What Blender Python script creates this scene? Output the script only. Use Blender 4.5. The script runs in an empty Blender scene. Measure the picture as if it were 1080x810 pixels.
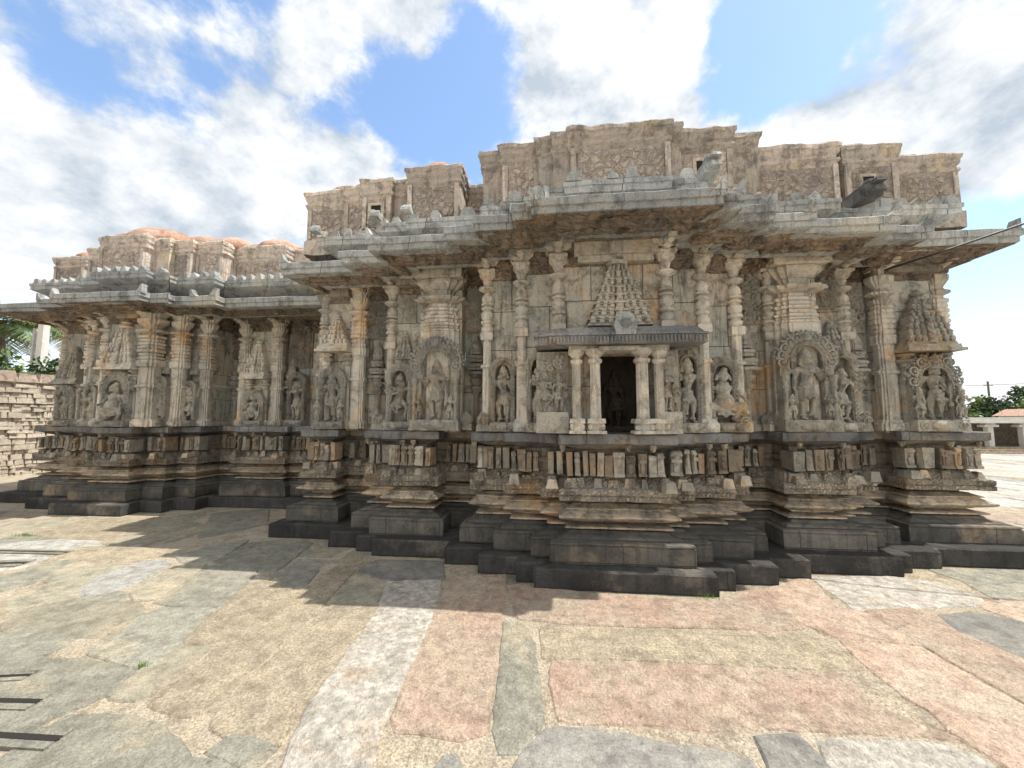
import bpy, bmesh, math, random
from mathutils import Vector, Matrix, noise
random.seed(11)
R = random.Random(5)
scene = bpy.context.scene
COL = scene.collection
PI = math.pi
rad = math.radians

# ------------------------------------------------------------------ materials
def nodes_of(name):
    m = bpy.data.materials.new(name); m.use_nodes = True
    nt = m.node_tree; nt.nodes.clear()
    out = nt.nodes.new('ShaderNodeOutputMaterial')
    b = nt.nodes.new('ShaderNodeBsdfPrincipled')
    nt.links.new(b.outputs[0], out.inputs[0])
    return m, nt, b

def ramp(nt, src, a, b_, ca=(0,0,0,1), cb=(1,1,1,1)):
    r = nt.nodes.new('ShaderNodeValToRGB')
    r.color_ramp.elements[0].position = a; r.color_ramp.elements[1].position = b_
    r.color_ramp.elements[0].color = ca; r.color_ramp.elements[1].color = cb
    nt.links.new(src, r.inputs[0]); return r.outputs[0]

def mixc(nt, fac, a, b, mode='MIX'):
    m = nt.nodes.new('ShaderNodeMix'); m.data_type = 'RGBA'; m.blend_type = mode
    if isinstance(fac, (int, float)): m.inputs[0].default_value = fac
    else: nt.links.new(fac, m.inputs[0])
    for i, v in ((6, a), (7, b)):
        if isinstance(v, tuple): m.inputs[i].default_value = (v[0], v[1], v[2], 1)
        else: nt.links.new(v, m.inputs[i])
    return m.outputs[2]

def noi(nt, vec, scale, detail=6, rough=.6, dist=0.):
    n = nt.nodes.new('ShaderNodeTexNoise'); n.inputs['Scale'].default_value = scale
    n.inputs['Detail'].default_value = detail; n.inputs['Roughness'].default_value = rough
    n.inputs['Distortion'].default_value = dist
    nt.links.new(vec, n.inputs['Vector']); return n.outputs['Fac']

def mapped(nt, vec, scale, loc=(0,0,0), rot=(0,0,0)):
    m = nt.nodes.new('ShaderNodeMapping'); m.inputs['Scale'].default_value = scale
    m.inputs['Location'].default_value = loc; m.inputs['Rotation'].default_value = rot
    nt.links.new(vec, m.inputs['Vector']); return m.outputs[0]

def stone(name, c1, c2, c3, dark, stain=.5, streak=.5, bump=.5, rough=.9, grain=70, speck=None,
          patch=2.2, joints=None, vary=.22, carve=0, grainamt=.35, tone=False, bdist=.03):
    m, nt, b = nodes_of(name)
    L = nt.links
    g = nt.nodes.new('ShaderNodeNewGeometry'); P = g.outputs['Position']
    base = mixc(nt, ramp(nt, noi(nt, P, patch, 5, .6, .6), .38, .62), c1, c2)
    base = mixc(nt, ramp(nt, noi(nt, mapped(nt, P, (1,1,1), (7,3,9)), patch*.7, 6, .65), .54, .68), base, c3)
    # fine grain
    gr = noi(nt, P, grain, 3, .7)
    base = mixc(nt, grainamt, base, ramp(nt, gr, .3, .7, (.35,.35,.35,1), (1.25,1.25,1.25,1)), 'MULTIPLY')
    # lichen / dirt blotches
    st = ramp(nt, noi(nt, mapped(nt, P, (1,1,1), (3,13,5)), 5.5, 6, .74, .4), .50, .62)
    sm = nt.nodes.new('ShaderNodeMath'); sm.operation = 'MULTIPLY'; L.new(st, sm.inputs[0]); sm.inputs[1].default_value = stain
    base = mixc(nt, sm.outputs[0], base, dark)
    # rain streaks running down
    sk = ramp(nt, noi(nt, mapped(nt, P, (9,9,.9)), 1.6, 5, .7, .3), .52, .66)
    s2 = nt.nodes.new('ShaderNodeMath'); s2.operation = 'MULTIPLY'; L.new(sk, s2.inputs[0]); s2.inputs[1].default_value = streak
    base = mixc(nt, s2.outputs[0], base, dark)
    if speck:
        v = nt.nodes.new('ShaderNodeTexVoronoi'); v.inputs['Scale'].default_value = speck[0]
        L.new(P, v.inputs['Vector'])
        base = mixc(nt, ramp(nt, v.outputs['Distance'], .12, .3, (1,1,1,1), (0,0,0,1)), base, speck[1])
    if tone:   # hairline cracks and worn pits of the floor slabs
        v = nt.nodes.new('ShaderNodeTexVoronoi'); v.feature='DISTANCE_TO_EDGE'; v.inputs['Scale'].default_value = 1.5
        L.new(mixc(nt, .22, P, noi(nt, P, 3, 4, .7)), v.inputs['Vector'])
        ck = ramp(nt, v.outputs['Distance'], .002, .012, (1,1,1,1), (0,0,0,1))
        mk = nt.nodes.new('ShaderNodeMath'); mk.operation='MULTIPLY'; L.new(ck, mk.inputs[0]); L.new(ramp(nt, noi(nt, P, 1.3, 3), .5, .6), mk.inputs[1])
        m2 = nt.nodes.new('ShaderNodeMath'); m2.operation='MULTIPLY'; L.new(mk.outputs[0], m2.inputs[0]); m2.inputs[1].default_value=.6
        base = mixc(nt, m2.outputs[0], base, dark)
        pt = ramp(nt, noi(nt, P, 26, 3, .8), .60, .68)
        m3 = nt.nodes.new('ShaderNodeMath'); m3.operation='MULTIPLY'; L.new(pt, m3.inputs[0]); m3.inputs[1].default_value=.7
        base = mixc(nt, m3.outputs[0], base, dark)
        base = mixc(nt, .55, base, ramp(nt, noi(nt, P, 11, 5, .7), .34, .66, (.50,.46,.40,1), (1.3,1.25,1.15,1)), 'MULTIPLY')
    oi = nt.nodes.new('ShaderNodeObjectInfo')
    mr = nt.nodes.new('ShaderNodeMapRange'); mr.inputs[3].default_value = 1-vary; mr.inputs[4].default_value = 1+vary
    if tone:
        at=nt.nodes.new('ShaderNodeAttribute'); at.attribute_name='tone'; L.new(at.outputs['Fac'], mr.inputs[0])
    else: L.new(oi.outputs['Random'], mr.inputs[0])
    hsv = nt.nodes.new('ShaderNodeHueSaturation'); L.new(base, hsv.inputs['Color']); L.new(mr.outputs[0], hsv.inputs['Value'])
    L.new(hsv.outputs[0], b.inputs['Base Color'])
    b.inputs['Roughness'].default_value = rough
    b.inputs['Specular IOR Level'].default_value = .25
    h = nt.nodes.new('ShaderNodeMath'); h.operation = 'ADD'
    n1 = noi(nt, P, 38, 4, .75); n2 = noi(nt, P, 9, 4, .7, .4)
    L.new(n1, h.inputs[0]); L.new(n2, h.inputs[1])
    hh = h.outputs[0]
    if carve:
        v = nt.nodes.new('ShaderNodeTexVoronoi'); v.feature = 'DISTANCE_TO_EDGE'; v.inputs['Scale'].default_value = carve
        L.new(mixc(nt, .12, P, noi(nt, P, 14, 3)), v.inputs['Vector'])
        a = nt.nodes.new('ShaderNodeMath'); a.operation = 'MULTIPLY_ADD'; L.new(ramp(nt, v.outputs['Distance'], .0, .22), a.inputs[0])
        a.inputs[1].default_value = .6 if carve>30 else 1.3; L.new(hh, a.inputs[2]); hh = a.outputs[0]
    if joints:
        # ashlar joints: brick pattern over (x+y, z)
        sp = nt.nodes.new('ShaderNodeSeparateXYZ'); L.new(P, sp.inputs[0])
        ad = nt.nodes.new('ShaderNodeMath'); ad.operation = 'ADD'; L.new(sp.outputs[0], ad.inputs[0]); L.new(sp.outputs[1], ad.inputs[1])
        cb = nt.nodes.new('ShaderNodeCombineXYZ'); L.new(ad.outputs[0], cb.inputs[0]); L.new(sp.outputs[2], cb.inputs[1])
        br = nt.nodes.new('ShaderNodeTexBrick'); L.new(cb.outputs[0], br.inputs['Vector'])
        br.inputs['Scale'].default_value = 1; br.inputs['Brick Width'].default_value = joints[0]; br.inputs['Row Height'].default_value = joints[1]
        br.inputs['Mortar Size'].default_value = .005; br.inputs['Mortar Smooth'].default_value = .3
        a = nt.nodes.new('ShaderNodeMath'); a.operation = 'MULTIPLY_ADD'; L.new(br.outputs['Fac'], a.inputs[0])
        a.inputs[1].default_value = -1.5; L.new(hh, a.inputs[2]); hh = a.outputs[0]
        L.new(mixc(nt, br.outputs['Fac'], hsv.outputs[0], (dark[0]*1.5, dark[1]*1.5, dark[2]*1.5)), b.inputs['Base Color'])
    bp = nt.nodes.new('ShaderNodeBump'); bp.inputs['Strength'].default_value = bump; bp.inputs['Distance'].default_value = bdist
    L.new(hh, bp.inputs['Height']); L.new(bp.outputs[0], b.inputs['Normal'])
    return m

def plain(name, c, rough=.7, var=0.):
    m, nt, b = nodes_of(name)
    if var:
        g = nt.nodes.new('ShaderNodeNewGeometry')
        n = noi(nt, g.outputs['Position'], 9, 4)
        nt.links.new(mixc(nt, n, tuple(x*(1-var) for x in c), tuple(x*(1+var) for x in c)), b.inputs['Base Color'])
    else: b.inputs['Base Color'].default_value = (*c, 1)
    b.inputs['Roughness'].default_value = rough
    return m

M = {}
M['wall'] = stone('weathered_wall_stone', (.74,.65,.52), (.50,.51,.45), (.68,.46,.27), (.10,.085,.07), .6, .7, .8, joints=(.55,.47), patch=1.7)
M['pillar'] = stone('buff_pillar_stone', (.78,.69,.56), (.60,.57,.50), (.74,.52,.32), (.12,.095,.075), .48, .5, .75)
M['relief'] = stone('carved_figure_stone', (.80,.72,.59), (.60,.58,.51), (.76,.56,.35), (.09,.075,.06), .45, .35, .9, carve=52)
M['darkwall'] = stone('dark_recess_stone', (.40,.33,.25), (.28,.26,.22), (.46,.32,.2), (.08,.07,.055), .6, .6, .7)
M['kerb'] = stone('black_plinth_stone', (.085,.082,.077), (.055,.053,.05), (.23,.20,.16), (.03,.028,.025), .5, .5, .5, rough=.8, joints=(.72,.178))
M['kerb2'] = stone('dark_brown_plinth_stone', (.20,.185,.155), (.10,.096,.086), (.38,.29,.20), (.045,.042,.037), .5, .5, .5, rough=.85, patch=1.2, joints=(.64,.19))
M['ledge'] = stone('dark_grey_ledge_stone', (.27,.265,.25), (.16,.16,.155), (.42,.33,.22), (.05,.05,.05), .5, .6, .5, joints=(.95,.52))
M['plinth'] = stone('brown_plinth_stone', (.66,.53,.38), (.40,.35,.28), (.68,.45,.25), (.07,.06,.05), .6, .6, .6, patch=3)
M['frieze'] = stone('frieze_stone', (.64,.54,.41), (.46,.41,.34), (.62,.42,.25), (.09,.08,.065), .6, .5, .9, patch=3, carve=26)
M['blockA'] = stone('orange_block_stone', (.50,.35,.22), (.38,.29,.2), (.54,.44,.31), (.07,.055,.045), .45, .5, .5, patch=5)
M['blockB'] = stone('grey_block_stone', (.48,.43,.35), (.34,.32,.27), (.52,.40,.27), (.08,.08,.07), .5, .5, .5, patch=5)
M['blockC'] = stone('brown_block_stone', (.32,.25,.18), (.22,.19,.15), (.42,.3,.2), (.05,.04,.035), .5, .5, .5, patch=5)
M['eave'] = stone('grey_eave_stone', (.54,.545,.52), (.40,.415,.405), (.60,.56,.47), (.10,.10,.095), .6, .5, .6, joints=(.83,1.86), speck=(55,(.16,.17,.165)))
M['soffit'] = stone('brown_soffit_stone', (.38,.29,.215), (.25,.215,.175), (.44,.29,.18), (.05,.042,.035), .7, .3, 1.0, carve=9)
M['brick'] = stone('pinkish_plaster_parapet', (.80,.67,.56), (.66,.59,.52), (.80,.66,.47), (.17,.15,.13), .6, .55, 1.0, patch=3, grainamt=.45)
M['carvedbrick'] = stone('chipped_plaster_relief', (.78,.65,.54), (.64,.55,.47), (.80,.67,.50), (.28,.21,.17), .45, .35, 1.0, patch=4, carve=13, grainamt=.6)
M['redbrick'] = stone('bare_red_brick', (.36,.17,.11), (.26,.13,.09), (.42,.26,.18), (.09,.05,.04), .5, .3, .8, patch=4, joints=(.2,.07))
M['cap'] = stone('terracotta_dome_plaster', (.64,.37,.26), (.56,.38,.28), (.68,.50,.40), (.20,.13,.10), .6, .3, 1.0, patch=3)
M['shade'] = plain('dark_opening', (.02,.017,.014), .95)
M['niche_shade'] = stone('shade_darkened_niche_stone', (.11,.09,.07), (.07,.06,.05), (.16,.12,.09), (.03,.025,.02), .5, .5, .6)  # niche stone, statue and pedestal colour darkened to paint in the niche's shade
M['cable'] = plain('black_rubber_cable', (.02,.02,.02), .5)
def slab(name, c1, c2, c3, bump=.5, patch=2.5, speck=None, grain=80, ga=.55):
    return stone(name, c1, c2, c3, tuple(x*.42 for x in c1), .45, 0, bump, .85, grain, speck, patch, grainamt=ga, vary=.13, tone=True)
M['s_p'] = slab('pink_granite_slab', (.64,.47,.37), (.64,.54,.43), (.64,.52,.40), 1.0, 2.2, (22,(.44,.33,.28)))
M['s_g'] = slab('grey_green_slab', (.43,.42,.35), (.36,.355,.30), (.54,.48,.36), .9)
M['s_b'] = slab('buff_granite_slab', (.56,.48,.36), (.48,.42,.32), (.60,.51,.37), .9, 4, None, 60, .75)
M['s_d'] = slab('blue_grey_slab', (.27,.265,.25), (.33,.32,.29), (.38,.35,.30), .5)
M['s_w'] = slab('white_rough_slab', (.78,.74,.67), (.62,.58,.51), (.70,.58,.46), 1.0, 6, (16,(.5,.45,.4)), 20, .6)
M['s_o'] = slab('olive_slab', (.44,.40,.31), (.36,.35,.28), (.52,.44,.33), .7)
M['s_k'] = slab('light_blue_slab', (.45,.45,.42), (.50,.49,.46), (.40,.39,.36), .4)
M['mortar'] = stone('sandy_mortar', (.60,.50,.36), (.50,.43,.33), (.62,.54,.43), (.20,.155,.11), .6, 0, 1.0, .95, 70, (38,(.3,.24,.17)), 5, grainamt=.8)
M['court'] = stone('pale_courtyard_paving', (.58,.55,.50), (.50,.48,.44), (.62,.52,.38), (.22,.2,.17), .3, 0, .5, .9, 60, None, 1.5)

# ------------------------------------------------------------------ mesh builder
CIRC = lambda n, ph=0.: [(math.cos(2*PI*i/n+ph), math.sin(2*PI*i/n+ph)) for i in range(n)]
SQ = [(-1,-1),(1,-1),(1,1),(-1,1)]
RED = [(-1,-.55),(-.8,-.55),(-.8,-.8),(-.55,-.8),(-.55,-1),(.55,-1),(.55,-.8),(.8,-.8),(.8,-.55),(1,-.55),
       (1,.55),(.8,.55),(.8,.8),(.55,.8),(.55,1),(-.55,1),(-.55,.8),(-.8,.8),(-.8,.55),(-1,.55)]
OCT = CIRC(8, PI/8); C16 = CIRC(14)
STAR = [((1 if i%2 else .88)*math.cos(2*PI*i/24), (1 if i%2 else .88)*math.sin(2*PI*i/24)) for i in range(24)]
T=None
class MB:
    def __init__(s): s.v=[]; s.f=[]; s.m=[]; s.mi=0; s.tn=None
    def add(s, vs, fs):
        n=len(s.v); s.v += [Vector(p) for p in vs]; s.f += [tuple(i+n for i in f) for f in fs]; s.m += [s.mi]*len(fs)
    def box(s, x0,x1,y0,y1,z0,z1, taper=0., rot=0.):
        t=taper; cx=(x0+x1)/2; cy=(y0+y1)/2
        vs=[]
        for z,k in ((z0,0),(z1,t)):
            for x,y in ((x0+k,y0+k),(x1-k,y0+k),(x1-k,y1-k),(x0+k,y1-k)): vs.append((x,y,z))
        if rot:
            c,si=math.cos(rot),math.sin(rot)
            vs=[(cx+(x-cx)*c-(y-cy)*si, cy+(x-cx)*si+(y-cy)*c, z) for x,y,z in vs]
        s.add(vs,[(0,3,2,1),(4,5,6,7),(0,1,5,4),(1,2,6,5),(2,3,7,6),(3,0,4,7)])
    def loft(s, cx, cy, prof, sec=C16, sx=1., sy=1., zs=1., z0=0.):
        n=len(sec); vs=[]; fs=[]
        for r,z in prof:
            for a,b in sec: vs.append((cx+a*r*sx, cy+b*r*sy, z0+z*zs))
        for k in range(len(prof)-1):
            for i in range(n):
                j=(i+1)%n; fs.append((k*n+i, k*n+j, (k+1)*n+j, (k+1)*n+i))
        fs.append(tuple(reversed(range(n)))); fs.append(tuple(range((len(prof)-1)*n, len(prof)*n)))
        s.add(vs,fs)
    def tube(s, pts, r, seg=5, taper=None, closed=False):
        pts=[Vector(p) for p in pts]; n=len(pts); vs=[]; fs=[]
        for i,p in enumerate(pts):
            d=(pts[min(i+1,n-1)]-pts[max(i-1,0)])
            if d.length<1e-9: d=Vector((0,0,1))
            d.normalize(); a=d.cross(Vector((0,1,0.03))); 
            if a.length<1e-4: a=d.cross(Vector((1,0,0)))
            a.normalize(); b=d.cross(a)
            rr = r if taper is None else taper[i] if isinstance(taper,(list,tuple)) else r+(taper-r)*i/(n-1)
            for k in range(seg):
                t=2*PI*k/seg; vs.append(p+a*(rr*math.cos(t))+b*(rr*math.sin(t)))
        for i in range(n-1):
            for k in range(seg):
                j=(k+1)%seg; fs.append((i*seg+k,i*seg+j,(i+1)*seg+j,(i+1)*seg+k))
        fs.append(tuple(reversed(range(seg)))); fs.append(tuple(range((n-1)*seg,n*seg)))
        s.add(vs,fs)
    def ell(s, c, rx, ry, rz, seg=8, rings=6):
        prof=[(max(.02,math.sin(PI*k/rings)), -math.cos(PI*k/rings)) for k in range(rings+1)]
        n=len(s.v); t=MB(); t.loft(0,0,prof,CIRC(seg))
        s.add([(c[0]+v.x*rx, c[1]+v.y*ry, c[2]+v.z*rz) for v in t.v], t.f)
    def cap(s, p0, p1, r0, r1):
        p0=Vector(p0); p1=Vector(p1); s.tube([p0,p0.lerp(p1,.5),p1], r0, 8, [r0,(r0+r1)/2,r1])
        s.ell(p0,r0,r0,r0); s.ell(p1,r1,r1,r1)
    def prism(s, poly, y0, y1):      # poly in (x,z), extruded along y; front is y0
        n=len(poly); vs=[(x,y0,z) for x,z in poly]+[(x,y1,z) for x,z in poly]
        fs=[tuple(range(n)), tuple(reversed(range(n,2*n)))]
        for i in range(n): j=(i+1)%n; fs.append((i,i+n,j+n,j))
        s.add(vs,fs)
    def spiral(s, cx, y, cz, R0, r, turns=1.6, ph=0., hand=1, n=14):
        pts=[]
        for i in range(n):
            t=i/(n-1); a=ph+hand*2*PI*turns*t; q=R0*(1-.82*t)
            pts.append((cx+q*math.cos(a), y-.012*t, cz+q*math.sin(a)))
        s.tube(pts, r, 5, r*.7)
    def xform(s, fn): s.v=[Vector(fn(v)) for v in s.v]; return s
    def wob(s, amp=.004, freq=6., amp2=0., f2=22.):
        for i,p in enumerate(s.v):
            q=noise.noise_vector(p*freq)*amp
            if amp2: q+=noise.noise_vector(p*f2+Vector((5,5,5)))*amp2
            s.v[i]=p+q
        return s
    def build(s, name, mat, parent=None, smooth=None, label=None):
        me=bpy.data.meshes.new(name); me.from_pydata([tuple(v) for v in s.v],[],s.f)
        mats=mat if isinstance(mat,(list,tuple)) else [mat]
        if s.tn:
            a=me.attributes.new('tone','FLOAT','FACE'); a.data.foreach_set('value',s.tn)
        for m in mats: me.materials.append(M[m] if isinstance(m,str) else m)
        if len(mats)>1:
            for p,i in zip(me.polygons,s.m): p.material_index=i
        if smooth is not None:
            me.shade_smooth() if smooth is True else None
            if smooth is not True:
                me.shade_smooth()
                me.set_sharp_from_angle(angle=rad(smooth))
        o=bpy.data.objects.new(name,me); COL.objects.link(o)
        if parent:
            o.parent=parent
            if parent is T: o.location=-T.location
        if label: o['label']=label
        return o

def tag(o, label=None, cat=None, group=None, kind=None):
    if label: o['label']=label
    if cat: o['category']=cat
    if group: o['group']=group
    if kind: o['kind']=kind
    return o
def empty(name, loc=(0,0,0)):
    e=bpy.data.objects.new(name,None); e.location=loc; e.empty_display_size=.3; COL.objects.link(e); return e

# axis-aligned sweep of an (offset,z) profile along a polyline, cut to an index range, offsets jittered per edge
def sweep(name, poly, prof, mat, parent, i0=None, i1=None, jit=.006, zj=.0, amp=.004, freq=5., amp2=.0025, step=.07,
          seed=0, smooth=None, matsel=None, back=None, close_top=False):
    rr=random.Random(seed*7+len(poly))
    n=len(poly); i0=0 if i0 is None else i0; i1=n-1 if i1 is None else i1
    nor=[]; ej=[]
    for i in range(n-1):
        du=poly[i+1][0]-poly[i][0]; dv=poly[i+1][1]-poly[i][1]; l=math.hypot(du,dv)
        nor.append((dv/l,-du/l)); ej.append(rr.uniform(-jit,jit))
    def at(i, o):
        x,y=poly[i]
        if i>0: x+=nor[i-1][0]*(o+ej[i-1]); y+=nor[i-1][1]*(o+ej[i-1])
        if i<n-1 and (i==0 or abs(nor[i][0]-nor[i-1][0])+abs(nor[i][1]-nor[i-1][1])>.5):
            x+=nor[i][0]*(o+ej[i]); y+=nor[i][1]*(o+ej[i])
        return x,y
    mb=MB(); zoff=rr.uniform(-zj,zj)
    cols=[]
    for i in range(i0,i1):
        L=math.hypot(poly[i+1][0]-poly[i][0], poly[i+1][1]-poly[i][1])
        k=max(1,min(40,int(L/step))); 
        for j in range(k+(1 if i==i1-1 else 0)): cols.append((i,j/k))
    vs=[]
    for (i,t) in cols:
        for (o,z) in prof:
            a=at(i,o); b=at(i+1,o)
            vs.append((a[0]+(b[0]-a[0])*t, a[1]+(b[1]-a[1])*t, z+zoff))
    m=len(prof); fs=[]
    for c in range(len(cols)-1):
        for k in range(m-1): fs.append((c*m+k,(c+1)*m+k,(c+1)*m+k+1,c*m+k+1))
    fs.append(tuple(range(m-1,-1,-1))) ; fs.append(tuple(range((len(cols)-1)*m,len(cols)*m)))
    mb.add(vs,fs); mb.wob(amp,freq,amp2,24)
    return mb.build(name,mat,parent,smooth)
def fill(name, poly, off, z, mat, parent, back=12.):
    # flat top/soffit closing a band: staircase polygon closed at the back
    pts=[]; n=len(poly)
    for i in range(n):
        x,y=poly[i]
        for e in (i-1,i):
            if 0<=e<n-1:
                du=poly[e+1][0]-poly[e][0]; dv=poly[e+1][1]-poly[e][1]; l=math.hypot(du,dv)
                x+=dv/l*off; y+=-du/l*off
        pts.append((x,y,z))
    mb=MB(); mb.add(pts,[tuple(range(n))]); return mb.build(name,mat,parent)
# ------------------------------------------------------------------ the temple
T = tag(empty('temple',(0.6,8,0)), 'long ornately carved stone temple with stepped dark plinth, grey eaves and pinkish parapet', 'temple')
# plan lines (front side, left to right)
P = [(-10.2,11.5),(-10.2,6.3),(-9.0,6.3),(-9.0,5.92),(-8.1,5.92),(-8.1,5.62),(-6.8,5.62),(-6.8,5.9),(-6.4,5.9),(-6.4,6.12),(-6.0,6.12),(-6.0,6.38),(-3.7,6.38),
     (-3.7,4.87),(-2.71,4.87),(-2.71,4.6),
     (-2.3,4.6),(-2.3,4.5),(-2.05,4.5),(-2.05,4.38),(-1.17,4.38),(-1.17,4.2),
     (-.77,4.2),(-.77,4.0),(-.37,4.0),(-.37,3.83),(-.18,3.83),(-.18,3.7),(1.43,3.7),(1.43,3.84),(1.62,3.84),(1.62,4.0),(2.08,4.0),(2.08,4.2),
     (2.47,4.2),(2.47,4.35),(3.4,4.35),(3.4,4.46),(3.57,4.46),(3.57,4.6),(3.95,4.6),
     (3.95,4.7),(5.14,4.7),(5.14,11.5)]
PS = [(0,5),(5,12),(12,15),(15,21),(21,27),(27,33),(33,39),(39,43)]
P2 = [(-10.0,11.5),(-10.0,6.44),(-8.88,6.44),(-8.88,6.06),(-7.98,6.06),(-7.98,5.78),(-6.92,5.78),(-6.92,6.04),(-6.53,6.04),(-6.53,6.26),(-6.15,6.26),(-6.15,6.75),(-5.85,6.75),(-5.85,6.42),(-4.6,6.42),(-4.6,6.55),(-3.56,6.55),
      (-3.56,4.98),(-2.82,4.98),(-2.82,5.3),(-2.52,5.3),
      (-2.52,4.74),(-2.18,4.74),(-2.18,4.52),(-1.28,4.52),(-1.28,4.9),(-1.04,4.9),
      (-1.04,4.34),(-.63,4.34),(-.63,4.14),(-.23,4.14),(-.23,3.98),(-.04,3.98),(-.04,3.84),(1.29,3.84),(1.29,3.98),(1.48,3.98),(1.48,4.14),(1.92,4.14),(1.92,4.34),(2.17,4.34),(2.17,4.85),(2.38,4.85),
      (2.38,4.49),(3.28,4.49),(3.28,4.62),(3.44,4.62),(3.44,4.75),(3.7,4.75),(3.7,5.15),(3.88,5.15),
      (3.88,4.86),(5.0,4.86),(5.0,11.5)]
P2S = [(0,4),(4,11),(11,16),(16,19),(19,25),(25,33),(33,41),(41,49),(49,53)]
E = [(-10.1,11.2),(-10.1,5.9),(-8.9,5.9),(-8.9,5.72),(-8.3,5.72),(-8.3,5.5),(-6.6,5.5),(-6.6,5.65),(-6.3,5.65),(-6.3,5.8),(-5.58,5.8),(-5.58,6.0),(-3.56,6.0),
     (-3.56,4.63),(-2.58,4.63),(-2.58,4.37),(-2.1,4.37),(-2.1,4.07),(-1.15,4.07),(-1.15,3.9),(-.8,3.9),(-.8,3.74),(-.38,3.74),(-.38,3.57),(-.21,3.57),(-.21,3.48),
     (1.56,3.48),(1.56,3.57),(1.75,3.57),(1.75,3.81),(2.15,3.81),(2.15,3.98),(2.6,3.98),(2.6,4.14),(3.5,4.14),(3.5,4.39),(4.0,4.39),(4.0,4.62),(5.06,4.62),(5.06,11.2)]
ES = [(0,4),(4,8),(8,12),(12,16),(16,20),(20,23),(23,27),(27,31),(31,36),(36,39)]
W = [(-9.72,11.),(-9.72,6.72),(-8.85,6.72),(-8.85,6.5),(-8.45,6.5),(-8.45,6.28),(-7.98,6.28),(-7.98,6.08),(-7.0,6.08),(-7.0,6.3),(-6.68,6.3),(-6.68,6.52),(-6.33,6.52),(-6.33,7.1),(-6.0,7.1),(-6.0,6.93),(-5.2,6.93),(-5.2,7.15),(-3.36,7.15),
     (-3.36,5.3),(-2.74,5.3),(-2.74,5.42),(-2.22,5.42),(-2.22,5.04),(-1.72,5.04),(-1.72,4.9),(-1.17,4.9),(-1.17,5.10),(-.79,5.10),
     (-.79,4.61),(-.36,4.61),(-.36,4.43),(.06,4.43),(.06,4.25),(1.2,4.25),(1.2,4.43),(1.63,4.43),(1.63,4.61),(2.05,4.61),(2.05,4.98),
     (2.55,4.98),(2.55,4.9),(3.12,4.9),(3.12,5.02),(3.5,5.02),(3.5,5.28),(3.92,5.28),(3.92,5.1),(4.66,5.1),(4.66,11.)]
WS = [(0,6),(6,13),(13,18),(18,21),(21,27),(27,39),(39,45),(45,49)]
RP = [(-10.45,10.9),(-10.45,6.98),(-9.72,6.98),(-9.72,7.4),(-9.2,7.4),(-9.2,6.66),(-8.42,6.66),(-8.42,6.26),(-7.5,6.26),(-7.5,6.44),(-7.22,6.44),(-7.22,6.54),(-6.82,6.54),(-6.82,6.64),(-6.3,6.64),(-6.3,6.95),(-5.2,6.95),(-5.2,7.2),(-3.64,7.2),
      (-3.64,5.3),(-3.02,5.3),(-3.02,5.22),(-2.67,5.22),(-2.67,5.08),(-2.25,5.08),(-2.25,5.16),(-1.93,5.16),(-1.93,4.88),(-1.22,4.88),(-1.22,5.35),(-.86,5.35),
      (-.86,4.7),(-.6,4.7),(-.6,4.6),(-.15,4.6),(-.15,4.52),(.05,4.52),(.05,4.44),(.23,4.44),(.23,4.37),(1.35,4.37),(1.35,4.43),(1.46,4.43),(1.46,4.56),(2.1,4.56),(2.1,4.7),(2.44,4.7),
      (2.44,4.98),(3.52,4.98),(3.52,5.2),(3.62,5.2),(3.62,5.03),(4.22,5.03),(4.22,5.32),(5.16,5.32),(5.16,10.9)]
RS = [(0,3),(3,10),(10,18),(18,24),(24,30),(30,46),(46,51),(51,55)]

def arc(c0, r0, a0, a1, n, sq=1.):
    return [(c0[0]+r0*math.cos(rad(a0+(a1-a0)*i/n)), c0[1]+sq*r0*math.sin(rad(a0+(a1-a0)*i/n))) for i in range(n+1)]

kerb_prof=[(-.01,-.05),(0,.0),(0,.155),(-.012,.17),(-.3,.178),(-.7,.18)]
slab_prof=[(-.5,.17),(-.004,.178),(0,.19),(0,.335),(-.012,.342),(-.012,.350),(0,.354),(-.005,.368),(-.05,.376),(-.10,.40),(-.17,.415),(-.19,.44),(-.26,.452),(-.6,.455)]
neck_prof=[(-.6,.44),(-.20,.448),(-.15,.462),(-.15,.478),(-.24,.486),(-.29,.492),(-.29,.51),(-.23,.515),(-.23,.528),(-.6,.53)]
kum_prof=[(-.6,.51),(-.27,.515),(-.20,.53),(-.12,.562),(-.092,.578),(-.092,.594),(-.12,.604),(-.18,.632),(-.185,.642),(-.165,.646),(-.165,.656),(-.22,.672),(-.25,.69),(-.6,.70)]
frz_prof=[(-.6,.69),(-.30,.692),(-.30,.722),(-.12,.727),(-.10,.735),(-.10,.775),(-.112,.782),(-.10,.79),(-.10,.838),(-.115,.848),(-.17,.855),(-.19,.875),(-.25,.95),(-.32,.965),(-.7,.968)]
back_prof=[(-.29,.95),(-.29,1.04),(-.26,1.05),(-.26,1.10),(-.29,1.12),(-.29,1.27)]
ledge_prof=[(-.34,1.205),(-.27,1.22),(-.20,1.26),(-.115,1.285),(-.10,1.29),(-.10,1.372),(-.11,1.382),(-.3,1.387),(-.8,1.39)]

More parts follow.
